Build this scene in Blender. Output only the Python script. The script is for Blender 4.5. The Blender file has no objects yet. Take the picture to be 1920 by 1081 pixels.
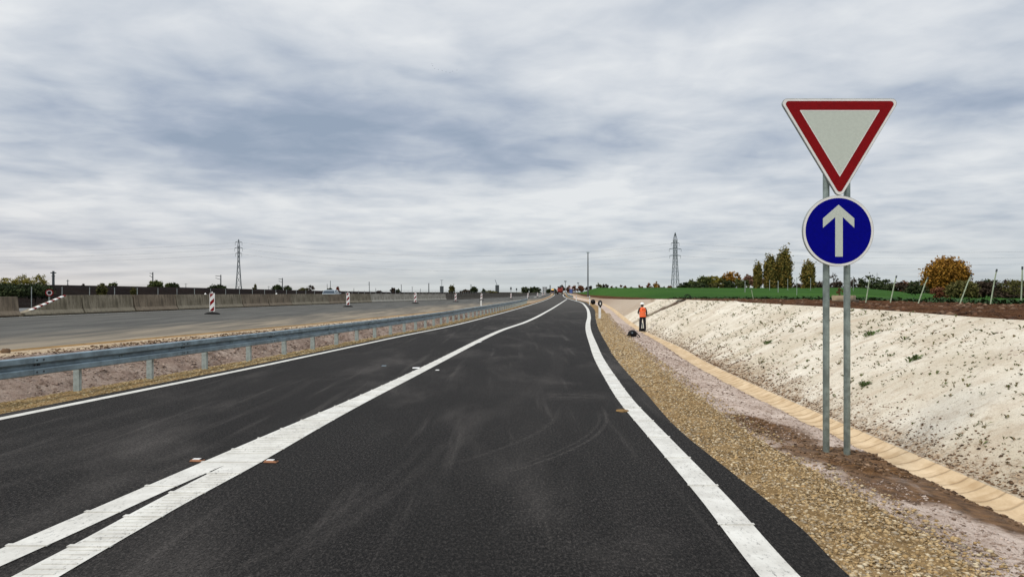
import bpy, bmesh, math, random
import numpy as np
from mathutils import Vector, Matrix
random.seed(7); RS = np.random.RandomState(11)
C = bpy.context.scene
R = math.radians
# ------------------------------------------------------------------ camera
F, CX, HY, EH = 1387.0, 960.0, 547.0, 1.75
cd = bpy.data.cameras.new('camera'); cam = bpy.data.objects.new('camera', cd); C.collection.objects.link(cam)
cam.location = (0, 0, EH); cam.rotation_euler = (R(90), 0, 0)
cd.sensor_width = 36; cd.lens = F/1920*36; cd.shift_y = 6.5/1920; cd.clip_start = .1; cd.clip_end = 9000
C.camera = cam
C.view_settings.view_transform = 'Standard'; C.view_settings.look = 'None'
C.view_settings.exposure = 0.0; C.view_settings.gamma = 1

# ------------------------------------------------------------------ node helpers
class NT:
    def __init__(s, tree): s.t = tree; s.n = tree.nodes; s.l = tree.links
    def set(s, sock, v):
        if v is None: return
        if isinstance(v, bpy.types.NodeSocket): s.l.new(v, sock)
        else:
            if isinstance(v, (tuple, list)) and len(v) == 3 and sock.type == 'RGBA': v = (*v, 1)
            sock.default_value = v
    def math(s, op, a, b=None, c=None, clamp=False):
        m = s.n.new('ShaderNodeMath'); m.operation = op; m.use_clamp = clamp
        s.set(m.inputs[0], a)
        if b is not None: s.set(m.inputs[1], b)
        if c is not None: s.set(m.inputs[2], c)
        return m.outputs[0]
    def noise(s, vec, scale, detail=4, rough=.55, dist=0):
        m = s.n.new('ShaderNodeTexNoise'); s.set(m.inputs['Vector'], vec)
        m.inputs['Scale'].default_value = scale; m.inputs['Detail'].default_value = detail
        m.inputs['Roughness'].default_value = rough; m.inputs['Distortion'].default_value = dist
        return m.outputs[0]
    def voro(s, vec, scale, feat='F1', out=0):
        m = s.n.new('ShaderNodeTexVoronoi'); m.feature = feat; s.set(m.inputs['Vector'], vec); m.inputs['Scale'].default_value = scale
        return m.outputs[out]
    def rng(s, v, a, b, c=0., d=1., smooth=True):
        m = s.n.new('ShaderNodeMapRange'); m.interpolation_type = 'SMOOTHSTEP' if smooth else 'LINEAR'
        s.set(m.inputs[0], v); m.inputs[1].default_value = a; m.inputs[2].default_value = b
        m.inputs[3].default_value = c; m.inputs[4].default_value = d
        return m.outputs[0]
    def mix(s, f, a, b, mode='MIX'):
        m = s.n.new('ShaderNodeMix'); m.data_type = 'RGBA'; m.blend_type = mode
        s.set(m.inputs[0], f); s.set(m.inputs[6], a); s.set(m.inputs[7], b)
        return m.outputs[2]
    def vscale(s, vec, sc, loc=(0, 0, 0), rot=(0, 0, 0)):
        m = s.n.new('ShaderNodeMapping'); s.set(m.inputs[0], vec); m.inputs['Scale'].default_value = sc
        m.inputs['Location'].default_value = loc; m.inputs['Rotation'].default_value = rot
        return m.outputs[0]
    def sep(s, vec):
        m = s.n.new('ShaderNodeSeparateXYZ'); s.set(m.inputs[0], vec); return m.outputs
    def comb(s, x, y, z):
        m = s.n.new('ShaderNodeCombineXYZ')
        for i, v in enumerate((x, y, z)): s.set(m.inputs[i], v)
        return m.outputs[0]
    def bump(s, h, strength=.5, dist=.02):
        m = s.n.new('ShaderNodeBump'); s.set(m.inputs['Height'], h); m.inputs['Strength'].default_value = strength
        m.inputs['Distance'].default_value = dist
        return m.outputs[0]

def new_mat(name):
    m = bpy.data.materials.new(name); m.use_nodes = True
    nt = NT(m.node_tree); b = nt.n['Principled BSDF']; tc = nt.n.new('ShaderNodeTexCoord')
    return m, nt, b, tc
def mat(name, col, rough=.6, metal=0., var=.12, scale=8., bump=0., spec=.5, emit=None):
    m, nt, b, tc = new_mat(name)
    n = nt.noise(tc.outputs['Object'], scale, 5, .6)
    dark = tuple(c*(1-var*2) for c in col); lite = tuple(min(1, c*(1+var*2)) for c in col)
    nt.set(b.inputs['Base Color'], nt.mix(nt.rng(n, .3, .7), dark, lite))
    b.inputs['Roughness'].default_value = rough; b.inputs['Metallic'].default_value = metal
    b.inputs['Specular IOR Level'].default_value = spec
    if bump: nt.set(b.inputs['Normal'], nt.bump(nt.noise(tc.outputs['Object'], scale*6, 4), bump, .01))
    if emit: b.inputs['Emission Color'].default_value = (*emit[0], 1); b.inputs['Emission Strength'].default_value = emit[1]
    return m

# ------------------------------------------------------------------ world: overcast sky
W = bpy.data.worlds.new('World'); C.world = W; W.use_nodes = True
SUN_EL, SUN_AZ = R(48), R(232)          # azimuth clockwise from +Y
def build_world():
    nt = NT(W.node_tree); bg = nt.n['Background']
    tc = nt.n.new('ShaderNodeTexCoord'); d = tc.outputs['Generated']
    x, y, z = nt.sep(d)[0:3]
    zz = nt.math('ADD', nt.math('MAXIMUM', z, 0.), .11)
    P = nt.comb(nt.math('DIVIDE', x, zz), nt.math('DIVIDE', y, zz), 0.)
    # azimuth and elevation of the cloud layer
    ax = nt.math('DIVIDE', x, nt.math('MAXIMUM', y, .05)); el = nt.math('DIVIDE', z, nt.math('MAXIMUM', y, .05))
    n1 = nt.noise(nt.vscale(P, (.8, .62, 1), (3.1, 1.7, 0)), 1.0, 7, .50, .4)
    n2 = nt.noise(nt.vscale(P, (1.5, 1.25, 1), (7.3, .4, 0), (0, 0, R(15))), 1.4, 8, .50, .4)
    n3 = nt.noise(nt.vscale(P, (1.6, 2.0, 1), (1.9, 5.2, 0), (0, 0, R(-22))), 2.6, 8, .52, .4)
    def blob(cx, cy, rx, ry):
        a = nt.math('DIVIDE', nt.math('SUBTRACT', ax, (cx-CX)/F), rx/F); b = nt.math('DIVIDE', nt.math('SUBTRACT', el, (HY-cy)/F), ry/F)
        r2 = nt.math('ADD', nt.math('MULTIPLY', a, a), nt.math('MULTIPLY', b, b))
        return nt.math('EXPONENT', nt.math('MULTIPLY', r2, -1.))
    s = nt.math('ADD', nt.math('MULTIPLY', nt.math('SUBTRACT', n1, .5), .9), nt.math('MULTIPLY', nt.math('SUBTRACT', n2, .5), 1.05))
    s = nt.math('ADD', s, nt.math('MULTIPLY', nt.math('SUBTRACT', n3, .5), .55))
    s = nt.math('ADD', s, .70)
    for (cx, cy, rx, ry, k) in [(430, 262, 330, 90, -.30), (860, 240, 420, 75, -.28), (1800, 195, 220, 60, -.24), (130, 200, 260, 90, -.12), (350, 110, 220, 50, -.10), (550, 325, 420, 32, -.10),
                                (620, 40, 500, 60, .16), (1250, 90, 420, 80, .12), (250, 385, 420, 26, .22), (950, 360, 420, 24, .15), (1200, 400, 400, 30, .10), (60, 60, 260, 60, .08),
                                (60, 435, 330, 26, -.14), (700, 430, 500, 22, .05), (1450, 300, 320, 60, -.06), (1800, 380, 300, 60, .03), (560, 95, 80, 18, -.1)]:
        s = nt.math('ADD', s, nt.math('MULTIPLY', blob(cx, cy, rx, ry), k))
    cr = nt.n.new('ShaderNodeValToRGB'); nt.set(cr.inputs[0], s); e = cr.color_ramp
    e.elements[0].position = .05; e.elements[0].color = (.31, .385, .50, 1)
    e.elements[1].position = 1.; e.elements[1].color = (.83, .855, .88, 1)
    for p, c in ((.30, (.41, .475, .585, 1)), (.52, (.545, .60, .68, 1)), (.74, (.68, .72, .775, 1))):
        q = e.elements.new(p); q.color = c
    hz = nt.math('EXPONENT', nt.math('MULTIPLY', nt.math('MAXIMUM', z, 0.), -19.))
    warm = nt.rng(ax, -.75, .1, 1., 0.)
    hcol = nt.mix(warm, (.60, .645, .645), (.74, .69, .65))
    stripes = nt.rng(nt.noise(nt.vscale(P, (.3, 1.6, 1), (0, 2, 0)), 1., 5), .35, .65, .88, 1.06)
    base = nt.mix(nt.math('MULTIPLY', hz, .95, clamp=True), cr.outputs[0], nt.mix(1., hcol, nt.comb(stripes, stripes, stripes), 'MULTIPLY'))
    sky = nt.n.new('ShaderNodeTexSky'); sky.sky_type = 'NISHITA'; sky.sun_disc = False
    sky.sun_elevation = SUN_EL; sky.sun_rotation = SUN_AZ; sky.air_density = 1.5; sky.dust_density = 3
    skyc = nt.mix(1., sky.outputs[0], (.05, .05, .05), 'MULTIPLY')
    col = nt.mix(.06, base, skyc)
    up = nt.rng(z, .40, .95, 1., 1.9)     # the overcast is brightest towards the zenith
    col = nt.mix(1., col, nt.comb(up, up, up), 'MULTIPLY')
    nt.set(bg.inputs[0], col); bg.inputs[1].default_value = 1.0
build_world()
sd = bpy.data.lights.new('sun', 'SUN'); sun = bpy.data.objects.new('sun', sd); C.collection.objects.link(sun)
sd.energy = 2.1; sd.angle = R(14); sd.color = (1, .92, .80)
sdir = Vector((math.sin(SUN_AZ)*math.cos(SUN_EL), math.cos(SUN_AZ)*math.cos(SUN_EL), math.sin(SUN_EL)))
sun.rotation_euler = sdir.to_track_quat('Z', 'Y').to_euler(); sun.location = sdir*50

# ------------------------------------------------------------------ object helpers
def tag(o, label=None, cat=None, group=None, kind=None):
    for k, v in (('label', label), ('category', cat), ('group', group), ('kind', kind)):
        if v: o[k] = v
    return o
def link(o, parent=None):
    C.collection.objects.link(o)
    if parent: o.parent = parent
    return o
def empty(name, loc, rz=0., rot=None):
    o = bpy.data.objects.new(name, None); o.location = loc; o.rotation_euler = rot or (0, 0, rz); o.empty_display_size = .2
    return link(o)
def np_mesh(name, V, Fq, m, parent=None, smooth=False, mats=None, fm=None):
    """V (n,3), Fq (k,3|4) -> one mesh object"""
    V = np.asarray(V, dtype=np.float32); Fq = np.asarray(Fq, dtype=np.int32); k, w = Fq.shape
    me = bpy.data.meshes.new(name); me.vertices.add(len(V)); me.vertices.foreach_set('co', V.ravel())
    me.loops.add(k*w); me.loops.foreach_set('vertex_index', Fq.ravel())
    me.polygons.add(k); me.polygons.foreach_set('loop_start', np.arange(0, k*w, w, dtype=np.int32))
    for q in (mats or [m]): me.materials.append(q)
    if fm is not None: me.polygons.foreach_set('material_index', np.asarray(fm, dtype=np.int32))
    me.update(calc_edges=True); me.validate()
    if smooth: me.polygons.foreach_set('use_smooth', np.ones(k, dtype=bool))
    return link(bpy.data.objects.new(name, me), parent)
class MB:
    """collects shapes into one mesh"""
    def __init__(s): s.v = []; s.f = []; s.mi = []
    def add(s, vs, fs, mi=0):
        n = len(s.v); s.v += [tuple(v) for v in vs]; s.f += [tuple(i+n for i in f) for f in fs]; s.mi += [mi]*len(fs); return s
    def box(s, c, d, M=None, mi=0, taper=1.):
        x, y, z = (q/2 for q in d)
        vs = [Vector((sx*x*(taper if sz > 0 else 1), sy*y*(taper if sz > 0 else 1), sz*z)) for sz in (-1, 1) for sx, sy in ((-1, -1), (1, -1), (1, 1), (-1, 1))]
        if M is not None: vs = [M @ v for v in vs]
        vs = [v+Vector(c) for v in vs]
        return s.add(vs, [(3, 2, 1, 0), (4, 5, 6, 7), (0, 1, 5, 4), (1, 2, 6, 5), (2, 3, 7, 6), (3, 0, 4, 7)], mi)
    def tube(s, pts, r, n=8, mi=0, cap=True):
        pts = [Vector(p) for p in pts]; rr = r if isinstance(r, (list, tuple)) else [r]*len(pts)
        vs = []; up = None
        for i, p in enumerate(pts):
            d = (pts[min(i+1, len(pts)-1)]-pts[max(i-1, 0)]).normalized()
            if up is None: up = d.orthogonal().normalized()
            up = (up-d*up.dot(d)); up = up.normalized() if up.length > 1e-5 else d.orthogonal().normalized()
            b = d.cross(up)
            for k in range(n):
                a = 2*math.pi*k/n; vs.append(p+(up*math.cos(a)+b*math.sin(a))*rr[i])
        fs = [(i*n+k, i*n+(k+1) % n, (i+1)*n+(k+1) % n, (i+1)*n+k) for i in range(len(pts)-1) for k in range(n)]
        if cap: fs += [tuple(range(n-1, -1, -1)), tuple((len(pts)-1)*n+k for k in range(n))]
        return s.add(vs, fs, mi)
    def lathe(s, prof, c=(0, 0, 0), n=16, mi=0, sx=1., sy=1.):
        vs = [(c[0]+r*math.cos(2*math.pi*k/n)*sx, c[1]+r*math.sin(2*math.pi*k/n)*sy, c[2]+z) for r, z in prof for k in range(n)]
        fs = [(i*n+k, i*n+(k+1) % n, (i+1)*n+(k+1) % n, (i+1)*n+k) for i in range(len(prof)-1) for k in range(n)]
        fs += [tuple(range(n-1, -1, -1)), tuple((len(prof)-1)*n+k for k in range(n))]
        return s.add(vs, fs, mi)
    def prism(s, poly, y0, y1, mi=0):
        """poly in x,z; extruded along y (front face at y0, towards the viewer)"""
        n = len(poly); vs = [(x, y0, z) for x, z in poly]+[(x, y1, z) for x, z in poly]
        fs = [tuple(range(n)), tuple(range(2*n-1, n-1, -1))]+[((i+1) % n, i, n+i, n+(i+1) % n) for i in range(n)]
        return s.add(vs, fs, mi)
    def ring(s, outer, inner, y0, y1, mi=0):
        n = len(outer)
        vs = [(x, y0, z) for x, z in outer]+[(x, y0, z) for x, z in inner]+[(x, y1, z) for x, z in outer]+[(x, y1, z) for x, z in inner]
        fs = []
        for i in range(n):
            j = (i+1) % n
            fs += [(i, j, n+j, n+i), (2*n+i, 3*n+i, 3*n+j, 2*n+j), (j, i, 2*n+i, 2*n+j), (n+i, n+j, 3*n+j, 3*n+i)]
        return s.add(vs, fs, mi)
    def build(s, name, m, parent=None, smooth=False, bevel=0., loc=None):
        me = bpy.data.meshes.new(name); me.from_pydata(s.v, [], s.f)
        for q in (m if isinstance(m, (list, tuple)) else [m]): me.materials.append(q)
        me.polygons.foreach_set('material_index', s.mi)
        bm = bmesh.new(); bm.from_mesh(me); bmesh.ops.recalc_face_normals(bm, faces=bm.faces); bm.to_mesh(me); bm.free()
        if smooth: me.polygons.foreach_set('use_smooth', [True]*len(me.polygons)); me.set_sharp_from_angle(angle=R(42))
        me.update(); o = link(bpy.data.objects.new(name, me), parent)
        if loc: o.location = loc
        if bevel:
            b = o.modifiers.new('bevel', 'BEVEL'); b.width = bevel; b.segments = 2; b.limit_method = 'ANGLE'; b.angle_limit = R(40)
        return o
def copy_tree(o, parent=None):
    c = o.copy(); C.collection.objects.link(c); c.parent = parent
    for ch in [q for q in bpy.data.objects if q.parent == o]: copy_tree(ch, c)
    return c

# ------------------------------------------------------------------ numeric helpers
def pchip(x, y):
    x = np.array(x, float); y = np.array(y, float); h = np.diff(x); d = np.diff(y)/h; m = np.zeros_like(x)
    for i in range(1, len(x)-1):
        if d[i-1]*d[i] > 0:
            w1 = 2*h[i]+h[i-1]; w2 = h[i]+2*h[i-1]; m[i] = (w1+w2)/(w1/d[i-1]+w2/d[i])
    m[0] = d[0]; m[-1] = d[-1]
    def f(q):
        q = np.asarray(q, float); i = np.clip(np.searchsorted(x, q)-1, 0, len(x)-2); t = (q-x[i])/h[i]
        v = (2*t**3-3*t**2+1)*y[i]+(t**3-2*t**2+t)*h[i]*m[i]+(-2*t**3+3*t**2)*y[i+1]+(t**3-t**2)*h[i]*m[i+1]
        v = np.where(q < x[0], y[0]+m[0]*(q-x[0]), v); return np.where(q > x[-1], y[-1]+m[-1]*(q-x[-1]), v)
    return f
def smooth_curve(pts, width=None):
    """curve X(Y) through measured points, slightly smoothed"""
    f = pchip([p[0] for p in pts], [p[1] for p in pts])
    return f
def _h(ix, iy, s):
    n = (ix*374761393+iy*668265263+s*1442695041) & 0xffffffff; n = ((n ^ (n >> 13))*1274126177) & 0xffffffff
    return ((n ^ (n >> 16)) & 0xffff)/65535.
def vnoise(x, y, s=0):
    ix = np.floor(x).astype(np.int64); iy = np.floor(y).astype(np.int64); fx = x-ix; fy = y-iy
    fx = fx*fx*(3-2*fx); fy = fy*fy*(3-2*fy)
    return (_h(ix, iy, s)*(1-fx)+_h(ix+1, iy, s)*fx)*(1-fy)+(_h(ix, iy+1, s)*(1-fx)+_h(ix+1, iy+1, s)*fx)*fy
def fbm(x, y, s=0, o=4):
    v = 0; a = .5
    for k in range(o): v = v+a*(vnoise(x, y, s+k)-.5); x = x*2.03; y = y*2.03; a *= .5
    return v

# ------------------------------------------------------------------ road geometry: every line is X(Y), height z(Y)
zr = pchip([-20, 40, 60, 110, 200, 350, 600, 900], [0, 0, 0.01, .10, .35, .70, .9, .95])
def from_px(pts, zf=None):
    zf = zf or zr; out = []
    for px, py in pts:
        Y = 20.
        for _ in range(60): Y = (EH-float(zf(Y)))*F/(py-HY)*.6+Y*.4
        out.append((Y, (px-CX)/F*Y))
    return sorted(out)
RL = smooth_curve([(-10, 1.55)]+from_px([(1462, 1081), (1339, 934), (1233, 817), (1183, 762), (1142, 704), (1124, 674), (1112.5, 646), (1103.5, 620), (1102.5, 607), (1104.5, 594), (1099, 575), (1087.5, 566), (1075, 562.5), (1062.5, 558.5)])+[(330, 22.6), (600, 38)])
AR = smooth_curve([(-10, 2.0)]+from_px([(1590, 1076), (1494, 982), (1365, 879), (1294, 823), (1208, 733), (1156, 674), (1141, 650), (1125, 622), (1117, 598), (1115, 581)])+[(100, 10.4), (120, 11.9), (139, 12.4), (168, 13.3), (330, 23.6), (600, 39)])
LL = smooth_curve([(-10, -10.2)]+from_px([(0, 785), (480, 688), (640, 654), (752, 630), (841, 612), (923, 591.5), (986, 574), (1024, 561.5)])+[(312, 18), (600, 33)])
GLe = smooth_curve([(-10, 4.5), (6.6, 4.55), (9.9, 4.62), (15.1, 4.82), (22, 5.35), (30.4, 6.35), (45, 7.6), (57.6, 8.8), (80, 11.0), (96, 12.4), (120, 14.1), (150, 15.2), (190, 17), (330, 26), (600, 42)])
zg = pchip([-20, 12, 45, 60, 96, 150, 250, 400, 900], [-.35, -.35, -.68, -.64, -.3, .15, .4, .7, .8])
GR = lambda Y: np.minimum(AR(Y)+np.interp(Y, [0, 15, 40, 80, 120, 200], [.9, .88, .86, .92, .85, .8]), GLe(Y)-.3)
ST = smooth_curve([(-10, 8.3), (13.1, 9.07), (21, 10.2), (38.5, 11.15), (52, 11.9), (64, 12.7), (96, 15.0), (150, 17.5), (200, 20), (330, 29), (600, 46)])
zst = pchip([-20, 13, 38, 52, 64, 96, 150, 200, 350, 900], [1.25, 1.25, 1.26, 1.22, 1.12, .78, .5, .5, .75, .95])
zdt = lambda Y: zst(Y)+np.interp(Y, [70, 96, 150, 200, 350], [.02, .24, .42, .36, .1])
DT = smooth_curve([(-10, 17), (13, 19), (30, 19.6), (41, 19.2), (53, 16.9), (64, 15.3), (80, 15.6), (96, 17.0), (200, 22.0), (330, 31), (600, 48)])
RAIL = smooth_curve([(-10, -12.6), (8, -9.05), (13.5, -7.95), (15.4, -7.58), (17.5, -7.22), (21, -6.62), (27.6, -5.65), (35.1, -4.55), (50, -3.05), (80, -.15), (110, 2.3), (140, 4.6)])
M1 = smooth_curve([(-10, -18.6), (17, -11.8), (27, -9.5), (34, -8.1), (49, -5.7), (60, -4.2), (79, -2.0), (102, .5), (139, 4.6), (200, 9.8), (312, 16.2), (600, 30)])
zm1 = pchip([-20, 40, 60, 80, 110, 139, 200, 350, 900], [.4, .4, .37, .32, .2, .2, .35, .7, .95])
BEA = smooth_curve([(-10, -22.5), (39.6, -16.05), (250, 11.3), (350, 17), (600, 28)])
MBX = smooth_curve([(-10, -28.), (250, 5.8), (350, 14), (600, 26)])
zmb = pchip([-20, 40, 80, 115, 205, 350, 900], [.65, .65, .6, .5, .44, .7, .95])
CRX = smooth_curve([(-10, -58), (71, -49), (96, -45.7), (116, -42.7), (157, -36), (262, -20.7), (350, -12), (600, 0)])
CRZ = pchip([-20, 71, 96, 116, 157, 262, 350, 900], [2.5, 2.5, 2.4, 2.25, 1.9, 1.42, 1.35, 1.2])

YS = np.unique(np.round(np.concatenate([np.arange(-8, 3, 1.), np.arange(3, 20, .1), np.arange(20, 50, .25), np.arange(50, 120, .8), np.geomspace(120, 620, 70)]), 3))
def strip(name, fa, fb, m, n=2, ys=YS, disp=None, smooth=True, lift=0., kind='structure', prof=None):
    """sheet between two lines (X,z functions of Y) with n columns"""
    xa, za = fa; xb, zb = fb
    t = np.linspace(0, 1, n)[None, :]; Y = ys[:, None]+0*t
    X = xa(ys)[:, None]*(1-t)+xb(ys)[:, None]*t; Z = za(ys)[:, None]*(1-t)+zb(ys)[:, None]*t+lift
    if prof is not None: Z = Z+prof(t, Y)
    if disp is not None:
        edge = np.clip(np.minimum(t, 1-t)*n/2., 0, 1) if n > 2 else 0*t
        Z = Z+disp(X, Y, t)*edge
    V = np.stack([X, Y, Z], -1).reshape(-1, 3); a = np.arange(len(ys)-1)[:, None]*n+np.arange(n-1)[None, :]
    Fq = np.stack([a, a+1, a+n+1, a+n], -1).reshape(-1, 4)
    o = np_mesh(name, V, Fq, m, smooth=smooth)
    if kind: o['kind'] = kind
    return o
AL = lambda Y: LL(Y)-.35
def zrail(Y): return zr(Y)-.1*np.clip((125-np.asarray(Y, float))/30, 0, 1)
G1 = lambda Y: np.minimum(np.where(np.asarray(Y) < 112, RAIL(Y)-.35, AL(Y)-.5), AL(Y)-.15)
B1 = lambda Y: np.minimum(M1(Y)+1.1, G1(Y)-.3)
B0 = lambda Y: np.minimum(M1(Y)+.3, B1(Y)-.1)
MM = lambda Y: np.minimum(M1(Y), B0(Y)-.05)
S0 = lambda Y: G1(Y)*.62+B1(Y)*.38
zs0 = lambda Y: np.minimum(zrail(Y), zm1(Y))-.38*np.clip((G1(Y)-B1(Y))/2.5, 0, 1)

# ------------------------------------------------------------------ ground materials
def m_asphalt():
    m, nt, b, tc = new_mat('fresh_asphalt'); o = tc.outputs['Object']
    g = nt.noise(o, 62, 4, .8); g2 = nt.voro(o, 75); p = nt.noise(nt.vscale(o, (1, .35, 1)), .55, 6, .62, .4)
    s = nt.noise(nt.vscale(o, (2.4, .10, 1), rot=(0, 0, R(-9))), 1.6, 6, .6)
    gg = nt.noise(nt.vscale(o, (1, .45, 1)), 46, 6, .92); big = nt.rng(nt.noise(nt.vscale(o, (1, .4, 1)), .33, 5, .6), .35, .65)
    c = nt.mix(nt.rng(g, .42, .62), (.003, .0028, .0027), (.029, .0265, .0245)); c = nt.mix(nt.math('MULTIPLY', nt.rng(gg, .505, .62), nt.rng(big, 0, 1, .45, .9)), c, (.092, .083, .076)); c = nt.mix(nt.math('MULTIPLY', nt.rng(gg, .50, .42), .7), c, (.003, .003, .003))
    c = nt.mix(nt.math('MULTIPLY', nt.rng(g2, .0, .28, .55, 0.), 1.), c, (.085, .081, .078))
    dust = nt.math('ADD', nt.math('MULTIPLY', nt.rng(p, .47, .74), .62), nt.math('MULTIPLY', nt.rng(s, .54, .76), .50))
    # dusty turning tracks of a machine
    x, y = nt.sep(o)[0:2]
    def arc(cx, cy, r, w, ylo, yhi, k):
        dx = nt.math('SUBTRACT', x, cx); dy = nt.math('SUBTRACT', y, cy)
        rr = nt.math('SQRT', nt.math('ADD', nt.math('MULTIPLY', dx, dx), nt.math('MULTIPLY', dy, dy)))
        d = nt.math('ABSOLUTE', nt.math('SUBTRACT', rr, r)); q = nt.rng(d, w*.3, w, 1, 0)
        q = nt.math('MULTIPLY', q, nt.math('MULTIPLY', nt.rng(y, ylo, ylo+.8), nt.rng(y, yhi-.8, yhi, 1, 0)))
        q = nt.math('MULTIPLY', q, nt.rng(dx, 0., .2) if r > 0 else 1.)
        return nt.math('MULTIPLY', nt.math('MULTIPLY', q, nt.rng(nt.noise(o, 14, 5, .7), .35, .62)), k)
    for a in ((-4.5, 11, 5.86, .035, 7.0, 11.4, .5), (-4.5, 11, 5.76, .03, 7.2, 11.2, .38), (-5.6, 11.4, 6.3, .05, 7.2, 11.4, .3), (-14, 9, 13.2, .09, 2.5, 9, .2), (-14, 9, 13.0, .06, 2.5, 9, .18),
              (-22, 12, 18.2, .12, 2, 15, .2), (-30, 14, 24.6, .2, 3, 26, .2), (-28, 20, 29.2, .25, 11, 30, .16)):
        dust = nt.math('ADD', dust, arc(*a))
    # band of dried mud dust across the lane
    band = nt.math('MULTIPLY', nt.rng(nt.math('ABSOLUTE', nt.math('SUBTRACT', y, nt.math('ADD', 12.0, nt.math('MULTIPLY', nt.noise(o, .8, 3), .9)))), .1, .75, 1, 0), nt.math('MULTIPLY', nt.rng(x, .2, .7), nt.rng(x, 1.3, 1.9, 1, 0)))
    dust = nt.math('ADD', dust, nt.math('MULTIPLY', nt.math('MULTIPLY', band, nt.rng(nt.noise(o, 5, 5), .3, .7)), .4), clamp=True)
    c = nt.mix(nt.math('MULTIPLY', dust, nt.rng(nt.noise(o, 38, 5, .75), .36, .62, .15, 1.)), c, (.115, .104, .096))
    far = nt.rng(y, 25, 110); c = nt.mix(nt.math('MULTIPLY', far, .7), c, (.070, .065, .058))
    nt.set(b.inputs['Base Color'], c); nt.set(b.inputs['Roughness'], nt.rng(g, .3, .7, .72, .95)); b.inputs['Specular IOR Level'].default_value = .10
    nt.set(b.inputs['Normal'], nt.bump(nt.math('ADD', g, nt.math('MULTIPLY', g2, -.5)), .9, .012))
    return m
def m_paint():
    m, nt, b, tc = new_mat('road_paint'); o = tc.outputs['Object']
    g = nt.noise(nt.vscale(o, (1, .4, 1)), 36, 5, .8); p = nt.noise(o, 3.5, 6, .65)
    c = nt.mix(nt.rng(p, .3, .75), (.50, .485, .44), (.68, .67, .62))
    pits = nt.math('MULTIPLY', nt.rng(g, .54, .66), nt.rng(nt.noise(o, 1.2, 3), .35, .65, .35, .95))
    c = nt.mix(pits, c, (.15, .145, .135))
    nt.set(b.inputs['Base Color'], c); b.inputs['Roughness'].default_value = .6
    nt.set(b.inputs['Normal'], nt.bump(g, .5, .005))
    return m
def m_motorway():
    m, nt, b, tc = new_mat('old_motorway_asphalt'); o = tc.outputs['Object']
    x, y = nt.sep(o)[0:2]
    w = nt.noise(nt.vscale(o, (1, .12, 1), rot=(0, 0, R(-8))), 1.5, 6, .6); g = nt.noise(o, 60, 4, .7)
    c = nt.mix(nt.rng(w, .3, .7), (.062, .061, .056), (.105, .102, .092)); c = nt.mix(nt.math('MULTIPLY', nt.rng(g, .4, .7), .4), c, (.14, .14, .135))
    # dried mud carried along the edge: distance across the carriageway
    e = nt.math('SUBTRACT', x, nt.math('MULTIPLY', nt.math('SUBTRACT', y, 138.), .137))   # 0 at near edge, negative outward
    mask = nt.rng(nt.math('ADD', e, nt.math('MULTIPLY', nt.math('SUBTRACT', w, .5), 4.)), .2, 5.2)
    c = nt.mix(nt.math('MULTIPLY', mask, .85), c, nt.mix(nt.rng(w, .35, .65), (.16, .14, .112), (.27, .225, .165)))
    st = nt.rng(nt.noise(nt.vscale(o, (2.2, .5, 1), rot=(0, 0, R(-60))), 1.1, 5, .6), .66, .74)
    c = nt.mix(nt.math('MULTIPLY', st, .5), c, (.24, .22, .18))
    nt.set(b.inputs['Base Color'], c); b.inputs['Roughness'].default_value = .95; b.inputs['Specular IOR Level'].default_value = .08
    nt.set(b.inputs['Normal'], nt.bump(g, .4, .01)); return m
def m_soil(name, cols, sc=6., bump=.8, bd=.05, extra=None, spots=None):
    m, nt, b, tc = new_mat(name); o = tc.outputs['Object']
    n = nt.noise(o, sc*.12, 6, .62, .5); n2 = nt.noise(o, sc, 7, .68); n3 = nt.noise(o, sc*7, 5, .7)
    c = nt.mix(nt.rng(n, .32, .68), cols[0], cols[1])
    c = nt.mix(nt.math('MULTIPLY', nt.rng(n2, .48, .66), .75), c, cols[2]); c = nt.mix(nt.math('MULTIPLY', nt.rng(n3, .52, .68), .6), c, cols[3])
    if spots: c = spots(nt, o, c)
    nt.set(b.inputs['Base Color'], c); b.inputs['Roughness'].default_value = 1.; b.inputs['Specular IOR Level'].default_value = .03
    h = nt.math('ADD', nt.math('MULTIPLY', n2, .7), nt.math('MULTIPLY', n3, .35))
    nt.set(b.inputs['Normal'], nt.bump(h, bump, bd)); return m
def sp_blob(nt, o, cx, cy, rx, ry, amp=.5, sc=2.):
    x, y = nt.sep(o)[0:2]
    a = nt.math('DIVIDE', nt.math('SUBTRACT', x, cx), rx); b = nt.math('DIVIDE', nt.math('SUBTRACT', y, cy), ry)
    r = nt.math('SQRT', nt.math('ADD', nt.math('MULTIPLY', a, a), nt.math('MULTIPLY', b, b)))
    r = nt.math('ADD', r, nt.math('MULTIPLY', nt.math('SUBTRACT', nt.noise(o, sc, 6, .7), .5), amp*2))
    return nt.rng(r, .65, 1.15, 1, 0)
def verge_spots(nt, o, c):
    br = nt.mix(nt.rng(nt.noise(o, 9, 5), .3, .7), (.045, .022, .009), (.17, .088, .036))
    for q in ((3.75, 8.3, .85, .75, .5, 2.2), (3.5, 9.9, .5, 1.1, .7, 2.), (4.2, 6.7, .45, 1.5, .9, 1.7), (3.6, 7.2, .35, .9, .9, 2.), (3.4, 10.5, .3, .7, .8, 3.)):
        c = nt.mix(nt.math('MULTIPLY', sp_blob(nt, o, *q), .88), c, br)
    return c
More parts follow.
